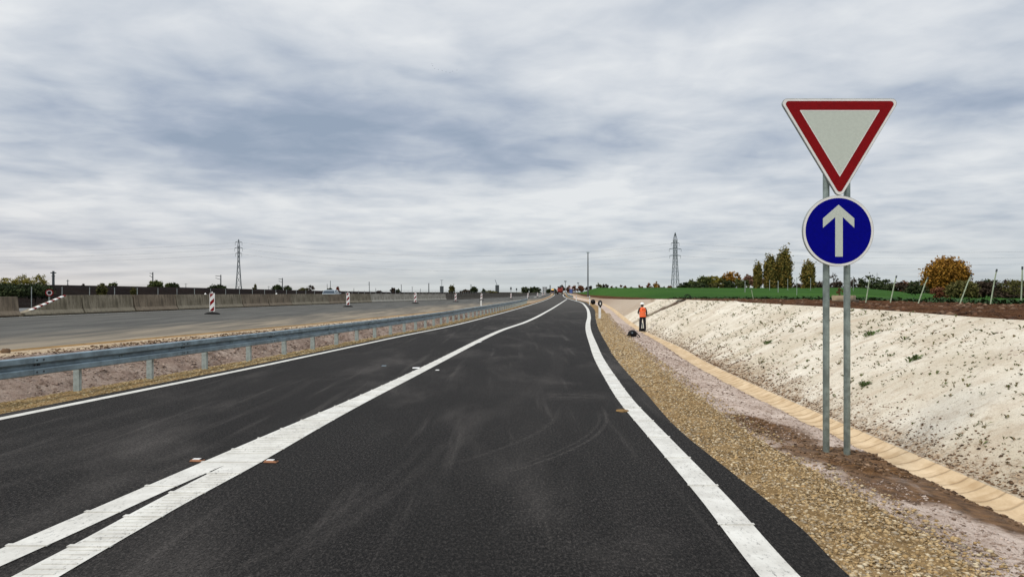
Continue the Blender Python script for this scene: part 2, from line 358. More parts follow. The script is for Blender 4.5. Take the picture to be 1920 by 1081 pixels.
def m_slope():
    m, nt, b, tc = new_mat('chalky_slope_soil'); o = tc.outputs['Object']
    x, y = nt.sep(o)[0:2]
    st = nt.noise(nt.vscale(o, (.55, 1.6, 1), rot=(0, 0, R(18))), 1.7, 7, .68, .5); n = nt.noise(o, .45, 5, .6); f = nt.noise(o, 14, 6, .72); g = nt.noise(o, 55, 4, .7)
    c = nt.mix(nt.rng(n, .3, .7), (.55, .485, .375), (.75, .70, .595))
    c = nt.mix(nt.math('MULTIPLY', nt.rng(st, .44, .70), .62), c, (.47, .37, .27))
    c = nt.mix(nt.math('MULTIPLY', nt.rng(f, .54, .68), .45), c, (.34, .26, .17)); c = nt.mix(nt.math('MULTIPLY', nt.rng(g, .54, .66), .6), c, (.20, .155, .10))
    c = nt.mix(nt.math('MULTIPLY', nt.rng(nt.noise(nt.vscale(o, (1, 2.6, 1), rot=(0, 0, R(24))), 3.4, 6, .75), .56, .68), .55), c, (.26, .18, .11))
    # raw brown soil left bare along the gutter: u = distance from the toe
    toe = nt.math('SUBTRACT', x, nt.math('ADD', 5.15, nt.math('MULTIPLY', nt.rng(y, 10, 60, 0, 3.9, smooth=False), 1.)))
    tm = nt.math('ADD', toe, nt.math('MULTIPLY', nt.math('SUBTRACT', nt.noise(o, 1.6, 6, .7), .5), 2.2))
    tm = nt.rng(tm, -.1, .55, 1, 0)
    c = nt.mix(nt.math('MULTIPLY', nt.math('MULTIPLY', tm, nt.rng(f, .3, .6)), nt.rng(y, 38, 55, .85, .2)), c, nt.mix(nt.rng(nt.noise(o, 22, 5, .75), .42, .58), (.075, .040, .018), (.40, .27, .16)))
    # eroded dark gully
    gy = nt.math('ADD', y, nt.math('MULTIPLY', nt.math('SUBTRACT', x, 8.9), 2.35))
    gd = nt.math('ABSOLUTE', nt.math('SUBTRACT', nt.math('ADD', gy, nt.math('MULTIPLY', nt.math('SUBTRACT', nt.noise(o, 1.4, 4), .5), 1.5)), 57.5))
    gm = nt.math('MULTIPLY', nt.rng(gd, .5, 2.0, 1, 0), nt.rng(x, 8.8, 11.3, .45, 1.))
    c = nt.mix(gm, c, (.075, .045, .027))
    fold_shade = nt.rng(nt.math('ADD', nt.math('SUBTRACT', y, 76.), nt.math('MULTIPLY', nt.math('SUBTRACT', x, 10.), 3.)), -2.5, 2.)  # shade of the face turned away past the crease, painted in as darker brown
    c = nt.mix(nt.math('MULTIPLY', fold_shade, nt.rng(f, .25, .65, .45, .95)), c, (.34, .265, .20))
    c = nt.mix(nt.math('MULTIPLY', nt.rng(y, 85, 140, 0, .85), nt.rng(f, .3, .6, .6, 1.)), c, (.24, .165, .11))
    nt.set(b.inputs['Base Color'], c); b.inputs['Roughness'].default_value = .95; b.inputs['Specular IOR Level'].default_value = .1
    nt.set(b.inputs['Normal'], nt.bump(nt.math('ADD', f, nt.math('MULTIPLY', st, .8)), .7, .06)); return m
def m_gutter():
    m, nt, b, tc = new_mat('sand_coloured_gutter_concrete'); o = tc.outputs['Object']
    n = nt.noise(nt.vscale(o, (1, .4, 1)), 3, 6, .65); f = nt.noise(o, 50, 4, .7)
    x, y = nt.sep(o)[0:2]
    w = nt.math('FRACT', nt.math('MULTIPLY', nt.math('ADD', y, nt.math('MULTIPLY', nt.noise(o, 2.5, 3), .16)), 3.03))
    seam = nt.rng(nt.math('ABSOLUTE', nt.math('SUBTRACT', w, .5)), .0, .08, 1, 0)
    dirt = nt.rng(w, .15, .5, 0, 1)
    c = nt.mix(nt.rng(n, .3, .7), (.47, .34, .20), (.64, .50, .33)); c = nt.mix(nt.math('MULTIPLY', nt.rng(f, .5, .7), .35), c, (.40, .29, .17))
    c = nt.mix(nt.math('MULTIPLY', nt.math('MULTIPLY', dirt, nt.rng(nt.noise(o, 4, 5), .4, .65)), .5), c, (.34, .22, .11))
    c = nt.mix(nt.math('MULTIPLY', seam, .5), c, (.24, .15, .075))
    nt.set(b.inputs['Base Color'], c); b.inputs['Roughness'].default_value = .9; b.inputs['Specular IOR Level'].default_value = .2
    nt.set(b.inputs['Normal'], nt.bump(nt.math('ADD', nt.math('MULTIPLY', f, .3), nt.math('MULTIPLY', seam, -1.)), .7, .02)); return m
def m_grassfield(name, a, bb, row=True):
    m, nt, b, tc = new_mat(name); o = tc.outputs['Object']
    n = nt.noise(nt.vscale(o, (1, .3, 1)), .06, 5, .6); f = nt.noise(o, 3, 5, .7)
    c = nt.mix(nt.rng(n, .35, .65), a, bb); c = nt.mix(nt.math('MULTIPLY', nt.rng(f, .5, .75), .35), c, (.075, .115, .03))
    wv = nt.n.new('ShaderNodeTexWave'); nt.set(wv.inputs['Vector'], nt.vscale(o, (1, .05, 1), rot=(0, 0, R(-12)))); wv.inputs['Scale'].default_value = .35; wv.inputs['Distortion'].default_value = 2
    c = nt.mix(nt.math('MULTIPLY', wv.outputs['Fac'], .12), c, (.03, .05, .015))
    nt.set(b.inputs['Base Color'], c); b.inputs['Roughness'].default_value = 1; b.inputs['Specular IOR Level'].default_value = .05
    nt.set(b.inputs['Normal'], nt.bump(f, .6, .1)); return m
M = {}
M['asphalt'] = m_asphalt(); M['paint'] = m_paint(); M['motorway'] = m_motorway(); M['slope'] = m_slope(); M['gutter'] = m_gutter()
M['gravel'] = m_soil('gravel_bed', [(.22, .14, .062), (.32, .215, .105), (.08, .05, .024), (.42, .31, .18)], 13, 1., .04)
M['pink'] = m_soil('pinkish_verge_soil', [(.42, .33, .275), (.60, .50, .43), (.25, .175, .13), (.11, .075, .055)], 8, 1., .04, spots=verge_spots)
M['swale'] = m_soil('swale_soil', [(.31, .225, .18), (.48, .385, .32), (.15, .10, .072), (.035, .022, .016)], 6.5, 1., .16)
M['beige'] = m_soil('beige_dust', [(.36, .28, .19), (.48, .39, .28), (.24, .165, .10), (.11, .075, .05)], 5, .7, .04)
M['mudline'] = m_soil('mud_line', [(.21, .13, .055), (.30, .19, .085), (.13, .08, .035), (.09, .055, .03)], 5, .5, .03)
M['dirt'] = m_soil('reddish_field_soil', [(.055, .024, .011), (.11, .052, .024), (.022, .010, .006), (.19, .115, .07)], 2.6, 1., .12)
M['plough'] = m_soil('dark_ploughed_soil', [(.007, .0045, .0045), (.013, .0085, .007), (.005, .004, .003), (.016, .015, .009)], 1.2, .8, .15)
M['plain'] = m_soil('distant_plain', [(.06, .06, .03), (.09, .075, .05), (.04, .045, .025), (.07, .06, .04)], .3, .3, .1)
M['grass'] = m_grassfield('winter_wheat', (.022, .070, .009), (.036, .098, .013))
M['paving_far'] = mat('far_carriageway', (.10, .10, .097), .85, scale=.3)

# ------------------------------------------------------------------ setting sheets
ns = lambda a, s, k=0: (lambda X, Y, t: a*fbm(X*s, Y*s, k, 5))
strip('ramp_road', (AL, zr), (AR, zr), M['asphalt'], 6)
strip('gravel_shoulder', (AR, lambda Y: zr(Y)-.012), (GR, lambda Y: zr(Y)-.05), M['gravel'], 14, disp=ns(.035, 5))
def verge_z(X, Y, t):
    za = zr(Y)-.05; zb = za*.45+zg(Y)*.55+.04; u = t/.78
    z = np.where(t < .78, za*(1-u)+zb*u+0*u, zb*(1-(t-.78)/.22)+zg(Y)*(t-.78)/.22)
    z = z+.03*np.exp(-((X-3.7)/.6)**2-((Y-8.5)/.7)**2)
    return z+(.075*fbm(X*3.2, Y*3.2, 5, 5)+.035*fbm(X*11, Y*11, 8, 3)*np.clip((30-Y)/10, 0, 1))*np.clip(np.minimum(t, 1-t)*14, 0, 1)
strip('verge', (GR, lambda Y: Y*0), (GLe, lambda Y: Y*0), M['pink'], 30, prof=None, disp=None)
def _fix_verge():
    o = bpy.data.objects['verge']; me = o.data; n = len(me.vertices); co = np.zeros(n*3, dtype=np.float32); me.vertices.foreach_get('co', co); co = co.reshape(-1, 3).astype(float)
    t = np.tile(np.linspace(0, 1, 30), n//30); co[:, 2] = verge_z(co[:, 0], co[:, 1], t); me.vertices.foreach_set('co', co.astype(np.float32).ravel()); me.update()
_fix_verge()
GRt = lambda Y: GLe(Y)+.56
strip('gutter', (GLe, zg), (GRt, lambda Y: zg(Y)+.02), M['gutter'], 9, prof=lambda t, Y: -.085*np.sin(t*math.pi)+.016*(np.mod(Y*3.03+.5, 1.)-.5)*np.sin(t*math.pi)*(Y < 40))
def slope_disp(X, Y, t):
    a = (.13*fbm(X*1.1, Y*1.1, 21, 5)+.10*fbm((X+Y*.35)*.8, (Y-X*.5)*3.2, 27, 4)+.05*fbm(X*5, Y*5, 25, 4))*np.clip((90-Y)/40, .2, 1)
    g = Y+(X-8.9)*2.35-57.5; a = a-.17*np.exp(-(g/1.1)**2)*np.clip((X-8.6)/2, 0, 1)
    g2 = Y+(X-10)*3.0-76; a = a-.3*np.exp(-(g2/3.0)**2)
    g3 = Y+(X-8)*1.2-40; a = a+.10*np.exp(-(g3/3.)**2)
    return a
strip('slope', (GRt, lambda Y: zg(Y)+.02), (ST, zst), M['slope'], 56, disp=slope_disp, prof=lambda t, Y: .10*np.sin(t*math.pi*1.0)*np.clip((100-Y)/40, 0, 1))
strip('field_dirt', (ST, zst), (DT, zdt), M['dirt'], 34, disp=lambda X, Y, t: .16*fbm(X*.9, Y*.9, 31, 5)+.12*fbm(X*3.1, Y*3.1, 33, 4))
# right-hand wheat field on rising ground
def field_h(X, Y):
    a = X/np.maximum(Y, 20.)
    e = DT(Y); z0 = zdt(Y)
    rise = np.clip((X-e)/40, 0, 1)*0+np.clip((Y-45)/230., 0, 1)**1.1
    keep = 1-np.clip((a-.47)/.09, 0, 1)
    near = np.clip((X-e)/5., 0, 1)
    return z0*(1-near)+near*(1.15+2.15*rise*keep-.25*(1-keep)*np.clip((Y-40)/60, 0, 1))
def field_right():
    ys = np.concatenate([np.arange(-8, 60, 2.), np.arange(60, 300, 5.), np.geomspace(300, 620, 10)])
    u = np.concatenate([[0, .4, 1, 2, 3.5, 5.5, 8], np.geomspace(12, 900, 46)])
    X = DT(ys)[:, None]+u[None, :]; Y = ys[:, None]+0*X
    Z = field_h(X, Y); fall = np.clip((Y-330)/250, 0, 1); Z = Z*(1-fall)+(.2)*fall
    n = X.shape[1]; V = np.stack([X, Y, Z], -1).reshape(-1, 3); a = np.arange(len(ys)-1)[:, None]*n+np.arange(n-1)[None, :]
    o = np_mesh('field', V, np.stack([a, a+1, a+n+1, a+n], -1).reshape(-1, 4), M['grass'], smooth=True); o['kind'] = 'structure'
field_right()
def P(px, py, Y): return ((px-CX)/F*Y, Y, EH+(HY-py)/F*Y)
def gz(px, Y): return float(field_h(np.array((px-CX)/F*Y), np.array(float(Y))))
# left of the ramp
strip('gravel_shoulder', (G1, zrail), (AL, lambda Y: zr(Y)-.012), M['gravel'], 14, disp=ns(.04, 5, 3))
strip('swale', (S0, zs0), (G1, zrail), M['swale'], 30, disp=lambda X, Y, t: (.20*fbm(X*1.8, Y*1.8, 41, 5)+.15*fbm(X*6, Y*6, 45, 4))*np.clip((140-Y)/60, 0, 1))
strip('swale', (B1, lambda Y: zm1(Y)-.05), (S0, zs0), M['swale'], 30, disp=lambda X, Y, t: (.20*fbm(X*1.8, Y*1.8, 41, 5)+.15*fbm(X*6, Y*6, 45, 4))*np.clip((140-Y)/60, 0, 1))
strip('dusty_verge', (B0, lambda Y: zm1(Y)-.02), (B1, lambda Y: zm1(Y)-.05), M['beige'], 8, disp=ns(.09, 4, 51))
strip('mud_edge', (MM, zm1), (B0, lambda Y: zm1(Y)-.02), M['mudline'], 5, disp=ns(.05, 3, 55))
strip('motorway', (MBX, zmb), (MM, zm1), M['motorway'], 10)
OCX = lambda Y: MBX(Y)-14.
strip('far_carriageway', (OCX, zmb), (MBX, zmb), M['paving_far'], 4)
FTX = lambda Y: np.minimum(CRX(Y)+9, OCX(Y)-.8)
strip('bank', (CRX, CRZ), (FTX, lambda Y: zmb(Y)-.3), M['plough'], 14, disp=ns(.35, .5, 61))
strip('bank', (FTX, lambda Y: zmb(Y)-.3), (OCX, zmb), M['plough'], 4)
strip('plateau', (lambda Y: CRX(Y)*0-1500., lambda Y: Y*0+.2), (CRX, CRZ), M['plough'], 12)
gp = MB().add([(-7000, -60, -2), (7000, -60, -2), (7000, 8500, -2), (-7000, 8500, -2)], [(0, 1, 2, 3)]).build('ground', M['plain']); gp['kind'] = 'structure'

# ------------------------------------------------------------------ painted lines
def zroad_edge(Y): return zr(Y)
def line(name, fa, fb, y0, y1, zf=zr, label=None):
    ys = YS[(YS > y0) & (YS < y1)]; ys = np.concatenate([[y0], ys, [y1]])
    return strip(name, (fa, zf), (fb, zf), M['paint'], 2, ys=ys, lift=.006)
def ribs(fa, fb, y0, y1, step, w, h, name='marking_ribs', over=.012, fine=None):
    mb = MB(); y = y0
    while y < y1:
        xa, xb = float(fa(y))-over, float(fb(y))+over
        if xb-xa > .05: mb.box(((xa+xb)/2, y, float(zr(y))+.006+h/2), (xb-xa, w, h))
        y += step
    if fine:
        for (ya, yb, st) in fine:
            y = ya
            while y < yb:
                xa, xb = float(fa(y))+.03, float(fb(y))-.02
                if xb-xa > .05: mb.box(((xa+xb)/2+RS.uniform(-.01, .01), y, float(zr(y))+.008), ((xb-xa)*RS.uniform(.8, 1), .016, .005))
                y += st
    o = mb.build(name, M['paint']); o['kind'] = 'structure'; return o
line('road_marking', lambda Y: RL(Y)-.125, lambda Y: RL(Y)+.125, -6, 600)
ribs(lambda Y: RL(Y)-.125, lambda Y: RL(Y)+.125, 2.2, 40, 1.12, .035, .006)
line('road_marking', lambda Y: LL(Y)-.09, lambda Y: LL(Y)+.09, -6, 600)
CU = smooth_curve([(-10, -5.2), (5.03, -3.48), (7.51, -3.19), (8.99, -3.01), (11.4, -2.70), (14.6, -2.35), (33.2, -.66), (42.6, .62), (66.4, 3.05), (104, 6.6), (158, 11.65)])
I1 = smooth_curve([(-10, -4.9), (4.71, -3.26), (5.29, -3.18), (6.34, -3.06), (7.44, -2.905)])
I2 = smooth_curve([(-10, -3.4), (4.54, -3.07), (5.17, -3.03), (5.96, -3.0), (7.44, -2.90)])
CL = smooth_curve([(-10, -3.1), (4.54, -2.78), (5.96, -2.71), (7.44, -2.59), (9.7, -2.46), (11.4, -2.34), (14.3, -2.09), (33.2, -.41), (42.6, .87), (66.4, 3.3), (104, 6.85), (158, 11.85)])
line('road_marking', CU, I1, -6, 7.44); line('road_marking', I2, CL, -6, 7.44); line('road_marking', CU, CL, 7.44, 158)
ribs(CU, I1, 1.2, 7.4, .78, .04, .007); ribs(I2, CL, 1.0, 7.4, .68, .045, .008, fine=[(3.9, 7.2, .085)]); ribs(CU, CL, 7.6, 34, .62, .035, .006, fine=[(8.0, 10.2, .1)])
line('road_marking', lambda Y: MBX(Y)+.55, lambda Y: MBX(Y)+.75, 0, 300, zf=lambda Y: zmb(Y)*.95+zm1(Y)*.05)
line('road_marking', lambda Y: np.minimum(M1(Y), MM(Y))-3.1, lambda Y: np.minimum(M1(Y), MM(Y))-2.8, 100, 320, zf=lambda Y: zm1(Y)*.82+zmb(Y)*.18+.01)

# ------------------------------------------------------------------ loose stones, clods and seedlings (uncountable)
OCT = np.array([[1, 0, 0], [0, 1, 0], [-1, 0, 0], [0, -1, 0], [0, 0, 1], [0, 0, -1.]]); OF = np.array([[0, 1, 4], [1, 2, 4], [2, 3, 4], [3, 0, 4], [1, 0, 5], [2, 1, 5], [3, 2, 5], [0, 3, 5]])
def island_mat(name, cols, rough=.9):
    m, nt, b, tc = new_mat(name); g = nt.n.new('ShaderNodeNewGeometry')
    cr = nt.n.new('ShaderNodeValToRGB'); nt.set(cr.inputs[0], g.outputs['Random Per Island']); e = cr.color_ramp; e.interpolation = 'LINEAR'
    e.elements[0].color = (*cols[0], 1); e.elements[1].color = (*cols[-1], 1)
    for i, c in enumerate(cols[1:-1]): q = e.elements.new((i+1)/(len(cols)-1)); q.color = (*c, 1)
    nt.set(b.inputs['Base Color'], cr.outputs[0]); b.inputs['Roughness'].default_value = rough; b.inputs['Specular IOR Level'].default_value = .2
    return m
def scatter_stones(name, label, cat, n, fa, fb, zf, y0, y1, size, m, pw=1.6, flat=.45, tdist=None, ok=None):
    u = RS.rand(n); Y = y0*((y1/y0)**(u**(1/1.0))) if y0 > 0 else y0+(y1-y0)*u
    t = RS.rand(n) if tdist is None else tdist(RS.rand(n))
    X = fa(Y)*(1-t)+fb(Y)*t; Z = zf(X, Y, t)
    if ok is not None: k = ok(X, Y, t); X, Y, Z = X[k], Y[k], Z[k]; n = len(X)
    s = size*(.4+RS.rand(n)**4*2.6)*np.clip(Y/14., .85, 1.5)
    J = OCT[None]*(1+.35*(RS.rand(n, 6, 1)-.5)); J = J*np.stack([s*(.7+.6*RS.rand(n)), s*(.6+.5*RS.rand(n)), s*flat*(.7+.6*RS.rand(n))], -1)[:, None, :]
    th = RS.rand(n)*6.283; tilt = (RS.rand(n)-.5)*.9
    J = np.stack([J[..., 0], J[..., 1]*np.cos(tilt)[:, None]-J[..., 2]*np.sin(tilt)[:, None], J[..., 1]*np.sin(tilt)[:, None]+J[..., 2]*np.cos(tilt)[:, None]], -1)
    c, q = np.cos(th)[:, None], np.sin(th)[:, None]
    V = np.stack([J[..., 0]*c-J[..., 1]*q+X[:, None], J[..., 0]*q+J[..., 1]*c+Y[:, None], J[..., 2]+Z[:, None]], -1).reshape(-1, 3)
    Fq = (OF[None]+6*np.arange(n)[:, None, None]).reshape(-1, 3)
    o = np_mesh(name, V, Fq, m); tag(o, label, cat, kind='stuff'); return o
mg = island_mat('gravel_stones', [(.08, .05, .022), (.37, .25, .115), (.46, .34, .185), (.26, .17, .072), (.58, .49, .34), (.17, .11, .05), (.30, .255, .19), (.41, .27, .12)])
mg2 = island_mat('ochre_stones', [(.07, .048, .02), (.24, .165, .068), (.33, .235, .105), (.14, .095, .04), (.46, .37, .22), (.20, .15, .085)])
mc = island_mat('soil_crumbs', [(.07, .042, .026), (.32, .24, .19), (.52, .43, .37), (.14, .085, .055), (.44, .35, .30)])
mcs = island_mat('swale_crumbs', [(.06, .04, .03), (.30, .21, .165), (.48, .38, .31), (.12, .08, .055), (.38, .29, .23)])
mcd = island_mat('dark_clods', [(.035, .02, .012), (.12, .07, .035), (.20, .12, .065), (.06, .035, .02), (.30, .2, .13)])
zint = lambda za, zb: (lambda X, Y, t: za(Y)*(1-t)+zb(Y)*t)
scatter_stones('gravel', 'loose tan crushed stone along the right edge of the ramp', 'gravel', 68000, AR, GR, zint(lambda Y: zr(Y)-.012, lambda Y: zr(Y)-.045), 3.6, 62, .0115, mg, tdist=lambda u: np.where(u < .86, u*1.18-.012, 1.0+((u-.86)/.14)**2*.38))
scatter_stones('gravel', 'loose ochre crushed stone under the steel guardrail', 'gravel', 44000, G1, AL, zint(zrail, lambda Y: zr(Y)-.01), 8, 70, .013, mg2, tdist=lambda u: u*1.0-.02)
vz = verge_z
scatter_stones('gravel', 'scattered soil crumbs on the pinkish verge beside the gutter', 'soil crumbs', 26000, GR, GLe, vz, 4, 45, .0105, mc,
    ok=lambda X, Y, t: (((X-3.75)/1.0)**2+((Y-8.25)/1.0)**2 > .8+.5*RS.rand(len(X))) & ~((np.abs(X-4.2) < .4) & (Y < 8.5)))
scatter_stones('soil_clods', 'dark brown soil clods heaped round the feet of the road sign', 'soil clods', 9000, GR, GLe, vz, 5.5, 12, .0165, mcd,
    ok=lambda X, Y, t: (((X-3.75)/.85)**2+((Y-8.25)/.8)**2 < RS.rand(len(X))**.7*1.3) | ((np.abs(X-4.35) < .22) & (Y < 9) & (RS.rand(len(X)) < .5)) | (((X-3.5)/.4)**2+((Y-9.8)/1.2)**2 < RS.rand(len(X))))
def slope_z(X, Y, t): return (zg(Y)+.02)*(1-t)+zst(Y)*t+.10*np.sin(t*math.pi)*np.clip((100-Y)/40, 0, 1)+slope_disp(X, Y, t)*np.clip(np.minimum(t, 1-t)*28, 0, 1)
scatter_stones('soil_clods', 'brown crumbly soil along the foot of the pale slope', 'soil clods', 11000, GRt, ST, slope_z, 4.5, 48, .012, mcd, tdist=lambda u: .01+.17*u**2)
scatter_stones('soil_clods', 'small brown clods strewn over the pale slope', 'soil clods', 1600, GRt, ST, slope_z, 7, 60, .013, mc)
swz = lambda X, Y, t: zs0(Y)*(1-t)+zrail(Y)*t
scatter_stones('soil_clods', 'broken soil crumbs in the swale behind the guardrail', 'soil clods', 26000, B1, G1, lambda X, Y, t: np.where(X < S0(Y), (zm1(Y)-.05)+(zs0(Y)-zm1(Y)+.05)*np.clip((X-B1(Y))/(S0(Y)-B1(Y)), 0, 1), zs0(Y)+(zrail(Y)-zs0(Y))*np.clip((X-S0(Y))/(G1(Y)-S0(Y)), 0, 1))+.01, 8, 55, .0135, mcs)
scatter_stones('soil_clods', 'dark crumbs on the dusty strip beside the motorway', 'soil clods', 5000, B0, B1, zint(lambda Y: zm1(Y)-.02, lambda Y: zm1(Y)-.04), 12, 60, .012, mcd, tdist=lambda u: .35+.75*u)
scatter_stones('soil_clods', 'reddish clods on the bare soil at the top of the slope', 'soil clods', 4500, ST, DT, zint(zst, lambda Y: zst(Y)+.02), 9, 70, .035, island_mat('red_clods', [(.03, .014, .008), (.11, .052, .026), (.06, .03, .016), (.22, .14, .09)]))
def tufts(name, label, cat, X, Y, Z, hgt, wid, m, blades=5):
    n = len(X); bl = n*blades; X = np.repeat(X, blades); Y = np.repeat(Y, blades); Z = np.repeat(Z, blades); hh = np.repeat(hgt, blades)*(.5+RS.rand(bl)); ww = np.repeat(wid, blades)*(.5+RS.rand(bl))
    th = RS.rand(bl)*6.283; ln = hh*(.4+RS.rand(bl)*1.2); dx, dy = np.cos(th), np.sin(th)
    b = np.stack([X+dx*.005, Y+dy*.005, Z-.004], -1); l = np.stack([X+dx*ln*.6-dy*ww, Y+dy*ln*.6+dx*ww, Z+hh*.8], -1); r = np.stack([X+dx*ln*.6+dy*ww, Y+dy*ln*.6-dx*ww, Z+hh*.7], -1); tp = np.stack([X+dx*ln, Y+dy*ln, Z+hh*.85], -1)
    V = np.stack([b, r, tp, l], 1).reshape(-1, 3); o = np_mesh(name, V, np.arange(bl*4).reshape(-1, 4), m); tag(o, label, cat, kind='stuff'); return o
mleaf = island_mat('seedling_green', [(.10, .13, .04), (.14, .16, .06), (.07, .085, .035), (.22, .17, .09), (.17, .12, .07)])
def sow(n, name, label, y0, y1, tlo, thi, h):
    Y = y0*(y1/y0)**RS.rand(n); t = tlo+(thi-tlo)*RS.rand(n); X = GRt(Y)*(1-t)+ST(Y)*t
    k = fbm(X*.7, Y*.7, 77, 3) > -.10+.2*(RS.rand(n)-.5); X, Y, t = X[k], Y[k], t[k]
    return tufts(name, label, 'seedlings', X, Y, slope_z(X, Y, t), h*(.4+RS.rand(len(X))**3*2.2)*np.clip(Y/16, .8, 1.6), .4*h*(.5+RS.rand(len(X))), mleaf)
sow(3300, 'seedlings', 'tiny green and brown seedlings dotted over the pale slope', 6.5, 60, .10, .98, .026)

# ------------------------------------------------------------------ object materials
M['galv'] = mat('galvanised_steel', (.165, .225, .26), .42, .15, .16, 3.2, .05)
M['galv_pole'] = mat('galvanised_pole', (.25, .30, .28), .38, .6, .14, 10)
M['post'] = mat('rail_post_steel', (.33, .385, .375), .5, .25, .10, 12)
M['bolt'] = mat('dark_bolt', (.02, .022, .025), .6)
M['white'] = mat('white_plastic', (.76, .76, .74), .5, var=.05)
M['signwhite'] = mat('reflective_white_sheet', (.47, .52, .465), .55, var=.02, scale=40)
M['signedge'] = mat('white_sign_rim', (.68, .68, .66), .5, var=.03)
M['signred'] = mat('reflective_red_sheet', (.20, .002, .004), .5, var=.05, scale=30, spec=.12)
M['signblue'] = mat('reflective_blue_sheet', (.0006, .001, .19), .55, var=.05, scale=30, spec=.05)
M['alu'] = mat('sign_back_aluminium', (.33, .36, .35), .5, .4)
M['black'] = mat('black_plastic', (.005, .005, .006), .5, spec=.15)
M['rubber'] = mat('black_rubber', (.010, .010, .010), .8, spec=.12)
M['darksteel'] = mat('dark_steel', (.07, .08, .085), .6, .3)
M['pylon'] = mat('pylon_steel', (.095, .12, .13), .6, .3)
M['orange'] = mat('orange_hi_vis', (.90, .13, .025), .75, var=.06, scale=30)
M['strap'] = mat('reflective_strip', (.62, .20, .10), .5)
M['jacket'] = mat('dark_jacket', (.022, .012, .013), .85, scale=30)
M['trouser'] = mat('navy_trousers', (.006, .007, .014), .9)
M['skin'] = mat('skin', (.42, .24, .17), .6, var=.04); M['hair'] = mat('dark_hair', (.015, .01, .007), .8)
M['helmet'] = mat('white_helmet', (.78, .79, .76), .35, var=.03)
def m_concrete(name, a, bb, stain, sc=1.):
    m, nt, b, tc = new_mat(name); o = tc.outputs['Object']
    n = nt.noise(o, 1.6*sc, 6, .6); v = nt.noise(nt.vscale(o, (3, 3, .5)), 2.4, 6, .7); f = nt.noise(o, 40, 4, .7)
    c = nt.mix(nt.rng(n, .36, .62), a, bb); c = nt.mix(nt.math('MULTIPLY', nt.rng(v, .42, .64), .85), c, stain); c = nt.mix(nt.math('MULTIPLY', nt.rng(f, .5, .72), .3), c, stain)
    z = nt.sep(o)[2]; c = nt.mix(nt.math('MULTIPLY', nt.rng(z, .22, .30, 1, 0), .35), c, tuple(min(1, q*1.25) for q in bb))
    nt.set(b.inputs['Base Color'], c); b.inputs['Roughness'].default_value = .92; nt.set(b.inputs['Normal'], nt.bump(f, .4, .01)); return m
M['conc'] = m_concrete('weathered_concrete', (.16, .135, .09), (.24, .205, .145), (.075, .060, .038))
M['conc2'] = m_concrete('weathered_concrete_warm', (.14, .106, .070), (.215, .168, .115), (.07, .052, .034))
M['conc_light'] = m_concrete('pale_concrete', (.27, .25, .205), (.37, .345, .29), (.15, .13, .10))
M['conc_dark'] = m_concrete('dark_mossy_concrete', (.058, .047, .034), (.085, .07, .052), (.032, .027, .019))
M['conc_ring'] = m_concrete('buff_concrete', (.33, .26, .17), (.44, .36, .25), (.2, .15, .09))

# ------------------------------------------------------------------ the two-post road sign
def rounded_tri(w, h, r, n=6):
    """downward triangle, apex at z=0 below; corners rounded; returns x,z list"""
    pts = [(-w/2, h), (w/2, h), (0, 0)]; out = []
    for i in range(3):
        p0, p, p1 = Vector(pts[i-1]), Vector(pts[i]), Vector(pts[(i+1) % 3])
        a = (p0-p).normalized(); b = (p1-p).normalized(); half = math.acos(max(-1, min(1, a.dot(b))))/2; d = r/math.tan(half); c = p+(a+b).normalized()*(r/math.sin(half))
        s = p+a*d-c; e = p+b*d-c
        a0 = math.atan2(s.y, s.x); a1 = math.atan2(e.y, e.x)
        while a1-a0 > math.pi: a1 -= 2*math.pi
        while a1-a0 < -math.pi: a1 += 2*math.pi
        for k in range(n+1): t = a0+(a1-a0)*k/n; out.append((c.x+r*math.cos(t), c.y+r*math.sin(t)))
    return out
def circ(cx, cz, r, n=64): return [(cx+r*math.cos(2*math.pi*k/n), cz+r*math.sin(2*math.pi*k/n)) for k in range(n)]
